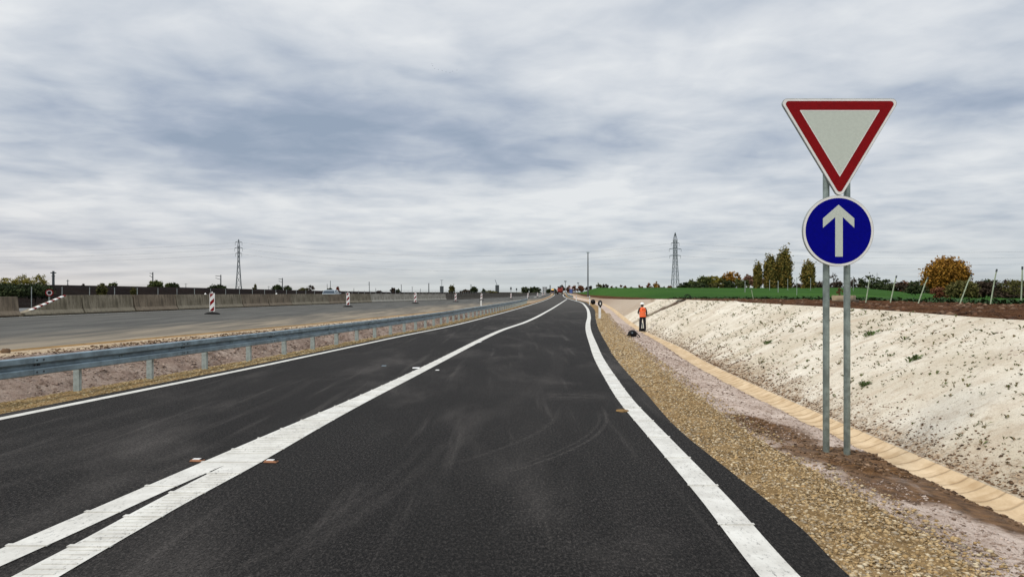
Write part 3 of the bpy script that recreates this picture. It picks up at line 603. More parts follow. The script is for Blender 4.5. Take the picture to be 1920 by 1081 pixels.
def road_sign():
    Ys = 8.4; g = F/Ys
    X0 = (1568.5-CX)/g; zb = EH+(HY-851)/g
    root = empty('road_sign', (X0, Ys, zb)); tag(root, 'inverted red and white triangle above a round blue arrow sign on two galvanised poles', 'road sign')
    L = lambda px, py: ((px-CX)/g-X0, EH+(HY-py)/g-zb)
    for px, top in ((1549, 200), (1588, 200)):
        x = (px-CX)/F*(Ys+.075)-X0; zt = L(0, top)[1]
        p = MB().tube([(x, .075, -.45), (x, .075, zt)], .0365, 20).build('pole', M['galv_pole'], root, smooth=True)
        MB().lathe([(.04, 0), (.04, .02), (.02, .035)], (x, .075, zt), 16).build('pole_cap', M['black'], p)
    # triangle: apex and top edge
    ax, az = L(1573.5, 374.5); lx, lz = L(1459.5, 185.5); rx, rz = L(1687.5, 185)
    w = rx-lx; h = (lz+rz)/2-az
    def tri(inset, r):
        k = inset
        # inset a triangle by k on every side
        sl = math.atan2(h, w/2); wi = w-2*k*(1/math.sin(sl)+1/math.tan(sl)) ; hi = h*wi/w; c0 = k/math.cos(sl)
        return [(x+ax-.0, z+az+c0) for x, z in rounded_tri(wi, hi, r)]
    tp = MB(); o0 = tri(0, .055); o1 = tri(.014, .045); tp.ring(o0, o1, -.012, .022); tp.prism(o1, -.002, .020)
    t = tp.build('triangle_panel', M['alu'], root)
    MB().ring(tri(.005, .05), tri(.030, .038), -.0135, -.0125).build('white_rim', M['signedge'], t)
    MB().ring(tri(.030, .034), tri(.133, .005), -.0155, -.003).build('red_border', M['signred'], t)
    MB().ring(tri(.133, .005), tri(.142, .004), -.0160, -.003).build('white_inner_rim', M['signedge'], t)
    MB().prism(tri(.1425, .004), -.0150, -.003).build('white_centre', M['signwhite'], t)
    # round sign
    cx, cz = L(1571, 433); rr = 66.5/g
    cp = MB().ring(circ(cx, cz, rr), circ(cx, cz, rr-.012), -.012, .022).prism(circ(cx, cz, rr-.012), -.002, .02).build('round_panel', M['alu'], root)
    MB().ring(circ(cx, cz, rr-.004), circ(cx, cz, rr-.030), -.0135, -.0125).build('white_rim', M['signedge'], cp)
    MB().prism(circ(cx, cz, rr-.030), -.0145, -.003).build('blue_face', M['signblue'], cp)
    ar = [L(*q) for q in ((1565, 481), (1565, 407), (1542, 427), (1542, 409.5), (1571.2, 384), (1600.5, 409.5), (1600.5, 427), (1579, 407), (1579, 481))]
    MB().prism(ar[::-1], -.0165, -.0145).build('white_arrow', M['signwhite'], cp)
    for py in (210, 285, 400, 470):                    # clamps behind the panels
        zz = L(0, py)[1]; b = MB().box((ax-.002, .033, zz), (.33 if py != 285 else .30, .022, .035))
        for px in (1549, 1588): b.box(((px-CX)/F*(Ys+.075)-X0, .075, zz), (.09, .09, .03))
        b.build('clamp', M['galv_pole'], root)
    return root
road_sign()

# ------------------------------------------------------------------ guardrails
def arc_pts(fx, fz, y0, y1, step):
    ys = np.linspace(y0, y1, 6000); xs = fx(ys); s = np.concatenate([[0], np.cumsum(np.hypot(np.diff(xs), np.diff(ys)))]); q = np.arange(0, s[-1], step)
    Y = np.interp(q, s, ys); X = np.interp(q, s, xs); Z = fz(Y); d = 1e-2
    th = np.arctan2(fx(Y+d)-fx(Y-d), 2*d)      # heading from +Y towards +X
    return [(float(a), float(b), float(c), float(t)) for a, b, c, t in zip(X, Y, Z, th)]
PROF = [(-.005, .155), (.03, .160), (.080, .152), (.092, .140), (.092, .058), (.078, .044), (.004, .030), (-.004, 0), (.004, -.030), (.078, -.044), (.092, -.058), (.092, -.140), (.080, -.152), (.03, -.160), (-.005, -.155)]
def guardrail(fx, fz, y0, y1, label, post_step, face=1, top=.75, pitch=4):
    st = arc_pts(fx, fz, y0, y1, .5); x0, y00, z0, _ = st[0]
    root = empty('guardrail', (x0, y00, z0)); tag(root, label, 'guardrail')
    k = int(post_step/.5); proto = None
    for x, y, z, th in st[k//2::k]:
        if proto is None:
            mb = MB()
            for (cx, cy, dx, dy) in ((.0, 0, .008, .125), (.03, .0585, .06, .008), (.03, -.0585, .06, .008), (.056, .047, .008, .025), (.056, -.047, .008, .025)):
                mb.box((cy, -.03+cx, (top-.05-.5)/2), (dy, dx, top-.05+.5))
            mb.box((.0, .03, top-.155), (.09, .05, .22))
            proto = mb.build('post', M['post'], root); p = proto
        else: p = proto.copy(); C.collection.objects.link(p); p.parent = root
        nx, ny = math.cos(th)*face, -math.sin(th)*face
        p.location = (x-nx*.09-x0, y-ny*.09-y00, z-z0); p.rotation_euler = (0, 0, -th)
    seg = int(pitch/.5)
    for i in range(0, len(st)-1, seg):
        sub = st[i:i+seg+1]
        if len(sub) < 2: break
        mb = MB(); vs = []; n = len(PROF)
        for j, (x, y, z, th) in enumerate(sub):
            nx, ny = math.cos(th)*face, -math.sin(th)*face; q = -.006 if j == 0 else 0.
            tx, ty = math.sin(th), math.cos(th); ex = -.16 if j == 0 else 0.
            for d, h in PROF: vs.append((x+nx*(d+(.006 if j <= 0 else 0.))+tx*ex-x0, y+ny*(d+(.006 if j <= 0 else 0.))+ty*ex-y00, z+top-.155+h-z0))
        mb.add(vs, [(a*n+b, a*n+b+1, (a+1)*n+b+1, (a+1)*n+b) for a in range(len(sub)-1) for b in range(n-1)])
        o = mb.build('beam', M['galv'], root); s = o.modifiers.new('solid', 'SOLIDIFY'); s.thickness = .004
        if sub[0][1] < 60:
            x, y, z, th = sub[0]; nx, ny, tx, ty = math.cos(th)*face, -math.sin(th)*face, math.sin(th), math.cos(th); bb = MB()
            for (s_, h, d) in ((.04, .10, .09), (.04, -.10, .09), (-.10, .10, .09), (-.10, -.10, .09), (.0, .012, .014), (-.07, .012, .014), (.03, .01, .014)):
                c = Vector((x+tx*s_+nx*d-x0, y+ty*s_+ny*d-y00, z+top-.155+h-z0)); MB().tube([c, c+Vector((nx, ny, 0))*.014], .015, 8).build('bolt', M['bolt'], o)
            if len(sub) > 4:
                x, y, z, th = sub[4]; bb = MB()
                for s_ in (-.03, .04):
                    c = Vector((x+tx*s_+nx*.006-x0, y+ty*s_+ny*.006-y00, z+top-.155-z0)); bb.tube([c, c+Vector((nx, ny, 0))*.016], .014, 8); bb.build('bolt', M['galv_pole'], o); bb = MB()
    return root
# shift the start so that the posts fall where they stand in the photograph (first visible one at Y = 13.6)
guardrail(RAIL, zrail, -3.05, 110, 'long galvanised steel guardrail between the ramp and the motorway', 2.)
guardrail(lambda Y: AR(Y)+.55, lambda Y: zr(Y)-.05, 168, 330, 'short curved guardrail far off on the right edge of the ramp', 4., face=-1)

# ------------------------------------------------------------------ median barrier blocks
def barrier_mesh(L, h=.95, m=None, parent=None, cut=False):
    prof = [(-.20, 0), (-.20, .05), (-.30, .055), (-.30, .11), (-.19, .28), (-.11, h), (.11, h), (.19, .28), (.30, .11), (.30, .055), (.20, .05), (.20, 0)]
    mb = MB(); n = len(prof)
    if not cut:
        vs = [(x, y, z) for y in (.03, L-.03) for x, z in prof]; mb.add(vs, [(i, (i+1) % n, n+(i+1) % n, n+i) for i in range(n)]+[tuple(range(n)), tuple(range(2*n-1, n-1, -1))])
    else:
        st = [(.02, .16), (.5, .28), (2.75, h), (L-.02, h)]; vs = []
        for y, hh in st:
            for x, z in prof:
                zz = min(z, hh); vs.append((x, y, zz))
        mb.add(vs, [(k*n+i, k*n+(i+1) % n, (k+1)*n+(i+1) % n, (k+1)*n+i) for k in range(3) for i in range(n)]+[tuple(range(n)), tuple(range(4*n-1, 3*n-1, -1))])
    o = mb.build('block', m, parent, bevel=.012); o.location = (0, 0, 0); return o
def ordinal(i): return ['first', 'second', 'third', 'fourth', 'fifth', 'sixth', 'seventh', 'eighth', 'ninth', 'tenth', 'eleventh', 'twelfth', 'thirteenth', 'fourteenth', 'fifteenth', 'sixteenth', 'seventeenth', 'eighteenth', 'nineteenth', 'twentieth'][i]
def barriers():
    prot = {}
    def place(Y, L, kind, label, group, cut=False):
        th = math.atan2(float(MBX(Y+L)-MBX(Y)), L)
        key = (kind, cut, round(L, 2))
        if key not in prot:
            o = barrier_mesh(L, .95 if kind != 'low' else .90, M[{'conc': 'conc', 'conc2': 'conc2', 'light': 'conc_light', 'dark': 'conc_dark', 'low': 'conc2'}[kind]], None, cut); o.name = 'concrete_barrier'; prot[key] = o
        else: o = prot[key].copy(); C.collection.objects.link(o)
        o.location = (float(MBX(Y))+.0, Y, float(zmb(Y+L/2))-.01); o.rotation_euler = (math.atan2(float(zmb(Y+L)-zmb(Y)), L), 0, -th+RS.uniform(-.006, .006)); tag(o, label, 'concrete barrier', group)
        return o
    G = 'concrete barrier blocks along the motorway median'
    Yc = 37.05; c = math.cos(.129)
    o = place(33.3, 3.72/c*1.0, 'conc', 'concrete barrier block whose top slopes down to its left end with red and white edge', G, cut=True); o.name = 'concrete_barrier'
    # striped edge along the slope
    q = MB(); q2 = MB()
    for i in range(12):
        a, b = i/12+(.022 if i % 2 else 0), (i+1)/12-(.022 if i % 2 else 0); p0 = Vector((.10-.05*a, .5+2.25*a, .28+.67*a+.022)); p1 = Vector((.10-.05*b, .5+2.25*b, .28+.67*b+.022));  w0 = .085; 
        mm = MB(); v = [(p0.x-w0, p0.y, p0.z), (p0.x+w0*.72, p0.y, p0.z), (p1.x+w0*.72, p1.y, p1.z), (p1.x-w0, p1.y, p1.z)]; vb = [(x, y, z-.05) for x, y, z in v]
        mm.add(v+vb, [(0, 1, 2, 3), (7, 6, 5, 4), (0, 4, 5, 1), (1, 5, 6, 2), (2, 6, 7, 3), (3, 7, 4, 0)]); mm.build('edge_band', M['white'] if i % 2 == 0 else M['signred'], o)
    Y = Yc; i = 0; step = 4.*c
    while Y < 300:
        if Y < 78: kind = 'conc2' if i in (1, 4, 5, 8) else 'conc'
        elif Y < 113: kind = 'light'
        else: kind = 'dark'
        if kind == 'dark': lab = 'dark weathered concrete barrier block in the far run beyond the pale blocks'; g = 'dark far barrier blocks'
        elif kind == 'light': j = i-nl if i >= (nl := locals().get('nl', i)) else 0; lab = ordinal(j)+' of the pale grey concrete barrier blocks before the dark run, counted from the left'; g = G
        else: nl = i+1; lab = ordinal(i)+' stained grey concrete barrier block to the right of the block with the sloping end'; g = G
        place(Y, 3.99, kind, lab, g); Y += step; i += 1
    Y = 29.0
    for j, nm in enumerate(('lower brown concrete barrier block just left of the block with the sloping end', 'brown concrete barrier block cut off by the left edge of the photo')):
        place(Y+.15, 3.99, 'low', nm, G); Y -= step
barriers()

# ------------------------------------------------------------------ red and white beacons on the motorway
def surf_m(X, Y):
    a, b = float(MBX(Y)), float(M1(Y)); t = max(0, min(1, (X-a)/(b-a))); return float(zmb(Y))*(1-t)+float(zm1(Y))*t
def beacon():
    root = empty('traffic_beacon', (0, 0, 0))
    MB().lathe([(.30, 0), (.31, .03), (.22, .09), (.07, .12)], (0, 0, 0), 20, sx=1.35, sy=.62).build('foot', M['rubber'], root, smooth=True)
    W, H, z0 = .27, .98, .15
    p = MB(); pts = []
    for (cx, cz, a0) in ((W/2-.03, z0+H-.03, 0), (-W/2+.03, z0+H-.03, 90), (-W/2+.03, z0+.03, 180), (W/2-.03, z0+.03, 270)):
        for k in range(5): a = R(a0+k*22.5); pts.append((cx+.03*math.cos(a), cz+.03*math.sin(a)))
    p.prism(pts[::-1], -.02, .02); pan = p.build('board', M['white'], root)
    s = MB()
    w = W/2-.028
    def clip(poly):
        for ax, lim, sg in ((1, z0+.03, 1), (1, z0+H-.03, -1)):
            out = []
            for i in range(len(poly)):
                a, b = poly[i-1], poly[i]; ia = (a[ax]-lim)*sg >= 0; ib = (b[ax]-lim)*sg >= 0
                if ia != ib: t = (lim-a[ax])/(b[ax]-a[ax]); out.append((a[0]+(b[0]-a[0])*t, a[1]+(b[1]-a[1])*t))
                if ib: out.append(b)
            poly = out
        return poly
    for zc in (z0-.02, z0+.42, z0+.86):
        poly = clip([(-w, zc-.02-.10), (w, zc+.14-.10+.06), (w, zc+.34-.10+.06), (-w, zc+.18-.10)])
        if len(poly) > 2: s.prism(poly[::-1], -.023, -.020); s.prism(poly[::-1], .020, .023)
    s.build('red_stripes', M['signred'], pan)
    MB().tube([(0, 0, .08), (0, 0, z0+.02)], .03, 8).build('stem', M['rubber'], root)
    MB().lathe([(.028, 0), (.034, .03), (.030, .07), (.01, .085)], (0, 0, z0+H-.005), 10).build('cap', M['white'], root, smooth=True)
    return root
bp = beacon()
blab = ['nearest and leftmost red and white striped beacon, before the stained barrier', 'second striped beacon from the left, right of the silver car roof', 'third striped beacon from the left, before the pale barrier blocks', 'striped beacon just right of where the barrier turns dark', 'striped beacon left of the white motorway marker post', 'distant striped beacon to the right of the white motorway marker post']
for i, Y in enumerate((39.6, 60, 80, 99.6, 118, 150, 180, 206.6, 228, 244)):
    o = bp if i == 0 else copy_tree(bp); X = float(BEA(Y)); o.location = (X, Y, surf_m(X, Y)); o.rotation_euler = (0, 0, RS.uniform(-.12, .12))
    if i < 6: lb = blab[i]
    else: lb = ['tiny striped beacon beside the end of the long guardrail', 'tiny distant striped beacon, fourth from the end of the row', 'tiny distant striped beacon, last but one in the row', 'tiny distant striped beacon at the very end of the row'][i-6]
    tag(o, lb, 'traffic beacon', 'striped beacons down the closed motorway lane')

# ------------------------------------------------------------------ marker posts
def delineator():
    root = empty('marker_post', (0, 0, 0))
    MB().add([(-.06, -.03, -.2), (.06, -.03, -.2), (.04, .045, -.2), (-.04, .045, -.2), (-.06, -.03, .95), (.06, -.03, .95), (.04, .045, 1.0), (-.04, .045, 1.0)], [(3, 2, 1, 0), (4, 5, 6, 7), (0, 1, 5, 4), (1, 2, 6, 5), (2, 3, 7, 6), (3, 0, 4, 7)]).build('post', M['white'], root, bevel=.008)
    MB().add([(-.064, -.034, .68), (.064, -.034, .74), (.044, .049, .74), (-.044, .049, .68), (-.064, -.034, .84), (.064, -.034, .90), (.044, .049, .90), (-.044, .049, .84)], [(3, 2, 1, 0), (4, 5, 6, 7), (0, 1, 5, 4), (1, 2, 6, 5), (2, 3, 7, 6), (3, 0, 4, 7)]).build('black_band', M['black'], root)
    MB().box((0, -.037, .79), (.045, .006, .12)).build('reflector', M['signedge'], root)
    return root
dp = delineator()
G = 'white roadside marker posts'
dl = [(1124.5, 591, 40.0, .0, 'white marker post with a black plastic bag bulging over its top, left of the worker'), (1105.5, 569, 95, .0, 'white marker post behind the bagged one, at the bend of the ramp'), (1080.5, 564, 128, .0, 'small white marker post near the far end of the short guardrail'),
      (902, 575.5, 74, .0, 'white marker post between the motorway and the long guardrail'), (989, 560, 160, .0, 'tiny white marker post just past the end of the long guardrail')]
for i, (px, py, Y, _, lb) in enumerate(dl):
    o = dp if i == 0 else copy_tree(dp); p = P(px, py, Y); o.location = p; s = .95 if i != 0 else .8; o.scale = (1.15, 1.15, s); tag(o, lb, 'marker post', G)
def blob_mesh(name, c, r, m, parent=None, seed=0, amp=.22, sub=3, flatb=None):
    bm = bmesh.new(); bmesh.ops.create_icosphere(bm, subdivisions=sub, radius=1.)
    for v in bm.verts:
        n = v.co.copy(); a = 1+amp*(2*float(fbm(np.array(n.x*2.1+seed), np.array(n.y*2.1+n.z*1.7+seed), seed, 4)))
        v.co = Vector((n.x*r[0]*a+c[0], n.y*r[1]*a+c[1], n.z*r[2]*a+c[2]))
        if flatb is not None and v.co.z < flatb: v.co.z = flatb
    me = bpy.data.meshes.new(name); bm.to_mesh(me); bm.free(); me.materials.append(m); me.polygons.foreach_set('use_smooth', [True]*len(me.polygons))
    return link(bpy.data.objects.new(name, me), parent)
p = P(1125.2, 591, 40)
bag = empty('plastic_bag', (p[0], p[1]-.02, p[2]+.42)); tag(bag, 'black plastic bag pulled over the top of the nearest right marker post', 'plastic bag')
mb = MB(); prof = [(.055, 0), (.06, .05), (.075, .09), (.12, .16), (.125, .26), (.10, .34), (.05, .39), (.01, .40)]; mb.lathe(prof, (0, .02, 0), 14, sy=.8); mb.build('bag_skin', M['black'], bag, smooth=True)
MB().lathe([(.02, 0), (.035, .05), (.03, .10), (.008, .15)], (0, -.085, .15), 8, sy=.3).build('reflector_patch', M['white'], bag, smooth=True)
p = P(1112, 570.5, 85); o = blob_mesh('bin_bag', (0, 0, .25), (.28, .25, .3), M['black'], seed=4, flatb=-.05); o.location = (p[0], p[1], p[2]+.05); tag(o, 'small full black sack lying beside the marker posts on the right verge', 'sack')

# ------------------------------------------------------------------ worker
def worker(loc, rz):
    root = empty('person', loc, rz); tag(root, 'worker in orange hi-vis vest, white helmet and dark trousers standing in the gutter, back turned', 'person')
    # skeleton: z up, faces +Y (away from the camera); the left arm bends in front, the right hangs with the hand forward
    J = {'pel': ((0, 0, .95), .145), 'sp1': ((0, .0, 1.08), .135), 'sp2': ((0, .01, 1.22), .15), 'ch': ((0, .03, 1.36), .155), 'nk': ((0, .06, 1.47), .06), 'hd0': ((0, .085, 1.55), .075), 'hd1': ((0, .10, 1.63), .095), 'hd2': ((0, .10, 1.70), .075),
         'shL': ((-.19, .03, 1.40), .068), 'elL': ((-.27, .06, 1.14), .052), 'wrL': ((-.16, .27, 1.10), .034), 'shR': ((.19, .03, 1.40), .068), 'elR': ((.275, .05, 1.12), .052), 'wrR': ((.27, .20, .93), .034),
         'hpL': ((-.10, 0, .90), .105), 'knL': ((-.14, .02, .50), .085), 'anL': ((-.165, -.02, .10), .068), 'toL': ((-.165, .15, .045), .042), 'hlL': ((-.14, -.06, .045), .042),
         'hpR': ((.10, 0, .90), .105), 'knR': ((.135, .03, .50), .085), 'anR': ((.155, -.01, .10), .068), 'toR': ((.17, .16, .045), .042), 'hlR': ((.125, -.05, .045), .042)}
    E = [('pel', 'sp1'), ('sp1', 'sp2'), ('sp2', 'ch'), ('ch', 'nk'), ('nk', 'hd0'), ('hd0', 'hd1'), ('hd1', 'hd2'), ('ch', 'shL'), ('shL', 'elL'), ('elL', 'wrL'), ('ch', 'shR'), ('shR', 'elR'), ('elR', 'wrR'),
         ('pel', 'hpL'), ('hpL', 'knL'), ('knL', 'anL'), ('anL', 'toL'), ('anL', 'hlL'), ('pel', 'hpR'), ('hpR', 'knR'), ('knR', 'anR'), ('anR', 'toR'), ('anR', 'hlR')]
    for s, w, d, side in (('L', Vector((-.16, .27, 1.10)), Vector((.35, .9, -.05)).normalized(), Vector((0, 0, 1))), ('R', Vector((.27, .20, .93)), Vector((-.05, .75, -.6)).normalized(), Vector((1, 0, 0)))):
        pm = w+d*.07; J['pm'+s] = (tuple(pm), .026); E.append(('wr'+s, 'pm'+s)); nrm = d.cross(side)
        for k, (o, l) in enumerate(((-.030, .070), (-.010, .080), (.010, .074), (.029, .058))):
            a = pm+side*o+d*.03; b = a+d*l*.55+nrm*.008; c = b+d*l*.4+nrm*.028
            J[f'f{s}{k}a'] = (tuple(a), .010); J[f'f{s}{k}b'] = (tuple(b), .009); J[f'f{s}{k}c'] = (tuple(c), .008); E += [('pm'+s, f'f{s}{k}a'), (f'f{s}{k}a', f'f{s}{k}b'), (f'f{s}{k}b', f'f{s}{k}c')]
        a = w+d*.035-side*.035+nrm*.01; b = a+d*.03-side*.018+nrm*.018; J['t'+s+'a'] = (tuple(a), .011); J['t'+s+'b'] = (tuple(b), .009); E += [('wr'+s, 't'+s+'a'), ('t'+s+'a', 't'+s+'b')]
    names = list(J); me = bpy.data.meshes.new('sk'); me.from_pydata([J[k][0] for k in names], [(names.index(a), names.index(b)) for a, b in E], [])
    ob = bpy.data.objects.new('sk', me); C.collection.objects.link(ob)
    ob.modifiers.new('skin', 'SKIN')
    for i, k in enumerate(names):
        r = J[k][1]; sv = me.skin_vertices[0].data[i]; sv.radius = (r, r*(.82 if k in ('pel', 'sp1', 'sp2', 'ch') else 1)); sv.use_root = (k == 'pel')
    sb = ob.modifiers.new('sub', 'SUBSURF'); sb.levels = 2; sb.render_levels = 2
    dg = bpy.context.evaluated_depsgraph_get(); nm = bpy.data.meshes.new_from_object(ob.evaluated_get(dg)); bpy.data.objects.remove(ob)
    nm.materials.clear()
    for q in (M['skin'], M['jacket'], M['trouser'], M['rubber'], M['hair']): nm.materials.append(q)
    for pg in nm.polygons:
        c = pg.center; idx = 1
        if c.z < .11: idx = 3
        elif c.z < .93 and abs(c.x) < .225: idx = 2
        if c.z > 1.47: idx = 0
        if c.z > 1.53 and c.y < .11: idx = 4
        if (Vector((-.16, .27, 1.10))-c).length < .02 or (c.y > .275 and c.z < 1.3) or (c.x > .2 and c.y > .205 and c.z < .93): idx = 0
        pg.material_index = idx; pg.use_smooth = True
    body = link(bpy.data.objects.new('body', nm), root)
    # face: nose and ears
    MB().box((0, .205, 1.60), (.028, .035, .045), taper=.5).build('nose', M['skin'], root, bevel=.008)
    for s in (-1, 1): MB().lathe([(.012, -.03), (.022, 0), (.012, .03)], (s*.098, .09, 1.59), 8, sx=.5).build('ear', M['skin'], root, smooth=True)
    # vest: shell round the torso
    v = MB(); n = 24; rows = [(.90, .205, .165, 0.), (1.0, .198, .158, 0.), (1.12, .178, .150, .0), (1.26, .190, .160, .01), (1.36, .198, .165, .02), (1.43, .165, .13, .03), (1.475, .10, .085, .045)]
    vs = [(a*math.cos(2*math.pi*k/n)*(1+.02*math.sin(k*5+z*9)), yo+b*math.sin(2*math.pi*k/n)*(1+.02*math.cos(k*4)), z) for z, a, b, yo in rows for k in range(n)]
    v.add(vs, [(i*n+k, i*n+(k+1) % n, (i+1)*n+(k+1) % n, (i+1)*n+k) for i in range(len(rows)-1) for k in range(n)])
    ve = v.build('vest', M['orange'], root, smooth=True)
    for z, a, b, h in ((1.17, .187, .157, .04), (1.02, .199, .160, .04)):
        MB().add([(a*f*math.cos(2*math.pi*k/n), b*f*math.sin(2*math.pi*k/n)+.002, z+d) for d, f in ((-h/2, 1.03), (h/2, 1.03)) for k in range(n)], [(k, (k+1) % n, n+(k+1) % n, n+k) for k in range(n)]).build('reflective_strip', M['strap'], ve)
    MB().box((0, -.140, 1.36), (.19, .012, .035)).build('back_lettering_patch', M['jacket'], ve)
    he = MB(); hp = [(.118, 0), (.128, .004), (.122, .03), (.108, .075), (.07, .115), (.02, .13)]; he.lathe(hp, (0, .095, 1.655), 20, sy=1.15); hh = he.build('helmet', M['helmet'], root, smooth=True)
    MB().box((0, .245, 1.665), (.16, .06, .012)).build('peak', M['helmet'], hh, bevel=.005)
    # small levelling tool held in front
    return root
p = P(1205, 621.5, 45); worker((p[0], p[1], p[2]), R(8))
wz = p
tool = empty('levelling_case', (p[0]+.06, p[1]+.38, p[2]+.0)); tag(tool, 'small black case with a pale upright staff standing just behind the worker\'s feet', 'tool case')
MB().box((0, 0, .09), (.26, .2, .18)).build('case_body', M['black'], tool, bevel=.02); MB().tube([(-.02, 0, .17), (-.03, .02, .55)], .022, 8).tube([(.03, 0, .17), (.0, .02, .50)], .016, 8).build('staff', M['galv'], tool)
# black bag with a handle on the verge
def on_verge(px, py):
    Y = 30.
    for _ in range(80):
        X = (px-CX)/F*Y; t = (X-float(GR(Y)))/(float(GLe(Y))-float(GR(Y))); z = float(verge_z(np.array(X), np.array(Y), np.array(min(1, max(0, t))))); Y = Y*.7+.3*(EH-z)*F/(py-HY)
    return ((px-CX)/F*Y, Y, z)
p = on_verge(1186, 631); bg = empty('tool_bag', p, R(6)); tag(bg, 'bulging black bag with a strap lying on the verge beside the worker', 'bag')
o = blob_mesh('bag_body', (0, 0, .14), (.235, .16, .20), M['black'], bg, seed=9, amp=.12, flatb=0.)
bg.scale = (.85, .85, .85)
MB().tube([(-.32, -.05, .01), (-.26, -.06, .07), (-.18, -.08, .11), (-.10, -.1, .14)], [.03, .05, .06, .05], 8).build('flap', M['black'], bg, smooth=True)
MB().tube([(.12, -.04, .24), (.22, -.05, .15), (.31, -.05, .06), (.36, -.05, -.0)], .022, 8).tube([(.16, -.07, .05), (.25, -.08, .0), (.36, -.05, -.02)], .014, 8).build('strap', M['black'], bg, smooth=True)
MB().box((-.06, -.172, .20), (.07, .012, .07)).build('label_patch', M['galv'], bg)

# ------------------------------------------------------------------ small things on and by the road
def stud(px, py, lb, w=.14):
    Y = EH*F/(py-HY); X = (px-CX)/F*Y
    r = empty('road_stud', (X, Y, 0.0), R(random.uniform(-6, 6))); tag(r, lb, 'road stud', 'temporary road studs beside the centre line')
    MB().box((0, 0, .012), (w, .075, .02), taper=.82).build('stud_base', mat('rusty_stud', (.30, .13, .06), .7), r, bevel=.003)
    MB().box((0, -.001, .0245), (w*.6, .045, .006)).build('stud_top', M['white'], r)
    MB().box((w*.36, 0, .025), (w*.2, .06, .006)).build('stud_end', M['rubber'], r)
stud(370, 864, 'rust brown road stud with pale top on the left side of the split centre line'); stud(508, 866, 'rust brown road stud with pale top on the right side of the split centre line')
def chip(px, py, w, l, lb, m, name='tape_strip', cat='tape strip'):
    Y = EH*F/(py-HY); X = (px-CX)/F*Y; o = MB().box((0, 0, .006), (w, l, .008)).build(name, m, bevel=.002); o.location = (X, Y, .004); o.rotation_euler = (0, 0, random.uniform(-.3, .3)); tag(o, lb, cat)
chip(780, 690, .16, .22, 'white tape strip lying left of the centre line halfway along the ramp', M['white'])
chip(898, 644.5-3, .13, .25, 'small white tape strip left of the centre line further along the ramp', M['white'])
chip(820, 694, .08, .12, 'tiny white scrap right of the centre line halfway along the ramp', M['white'], 'paper_scrap', 'scrap')
chip(720, 686, .10, .12, 'tiny pale scrap on the left lane well off the centre line', M['galv'], 'paper_scrap', 'scrap')
o = MB().lathe([(.09, 0), (.085, .008), (.03, .014)], (0, 0, 0), 12, sx=1.1, sy=1.3).build('sand_patch', M['mudline'], smooth=True); Y = EH*F/(770-HY); o.location = ((1167-CX)/F*Y, Y, .003); tag(o, 'small flat heap of ochre sand against the inner edge of the right line', 'sand heap')
p = P(10, 663, 16.6); o = blob_mesh('mud_lump', (0, 0, .04), (.10, .09, .075), mcd, seed=2, amp=.5, flatb=-.03); o.location = (p[0], p[1], p[2]); tag(o, 'dark lump of mud on the motorway edge near the left border of the photo', 'mud lump')
# stone in the gutter side and plants on the slope
def weed(px, Y, t, size, lb):
    r = None
    X = float(GRt(Y)*(1-t)+ST(Y)*t); z = float(slope_z(np.array(X), np.array(float(Y)), np.array(t)))
    root = empty('weed', (X, Y, z)); tag(root, lb, 'weed'); n = 22; xs = RS.normal(0, size*.42, n); ys = RS.normal(0, size*.3, n)
    o = tufts('leaves', None, None, xs, ys, xs*0.35, np.full(n, size*.5), np.full(n, size*.08), mat('weed_green', (.10, .15, .04), .8), 4); del o['kind']; o.parent = root
for a in ((0, 16.5, .62, .16, 'dark green weed, the widest one, high up on the pale slope near the right edge'), (0, 13.2, .50, .14, 'bushy weed in the middle of the pale slope to the right of the sign poles'),
          (0, 12.8, .22, .13, 'bright green weed low on the pale slope close to the right of the sign poles'), (0, 21, .33, .15, 'yellowish green weed halfway up the pale slope left of the sign poles')): weed(*a)
# buff concrete block with a dead shrub behind it, on the bare soil
p = P(1582, 568.5, 35); p = (p[0], p[1], p[2]+.07); r = empty('concrete_trough', p, R(3)); tag(r, 'buff concrete trough on the bare soil above the slope, behind the sign poles', 'trough')
MB().lathe([(.45, 0), (.54, .06), (.57, .26), (.55, .31), (.44, .31), (.42, .22), (.40, .20)], (0, 0, 0), 28, sy=.6).build('trough_body', M['conc_ring'], r, smooth=True)
MB().box((.42, -.30, .04), (.28, .2, .14)).build('broken_piece', M['conc_dark'], r, bevel=.03)
# coil of black hose at the head of the gully
p = P(1288, 563.5, 50); r = empty('hose_coil', p); tag(r, 'coil of black hose at the head of the dark gully on top of the slope', 'hose')
mb = MB()
for k, (rad, tilt) in enumerate(((.22, .3), (.26, .1), (.19, .55))):
    mb.tube([(rad*math.cos(a)+.05*k, .05*k+math.sin(tilt)*rad*math.sin(a)*.5, .18+rad*math.sin(a)*.95) for a in np.linspace(0, 6.283, 22)], .016, 6, cap=False)
mb.tube([(-.75, -.1, -.06), (-.5, -.05, .03), (-.25, 0, .0), (0, 0, -.02), (.35, .05, .02), (.7, .05, -.0)], .04, 8); mb.build('hose_loops', M['black'], r, smooth=True)

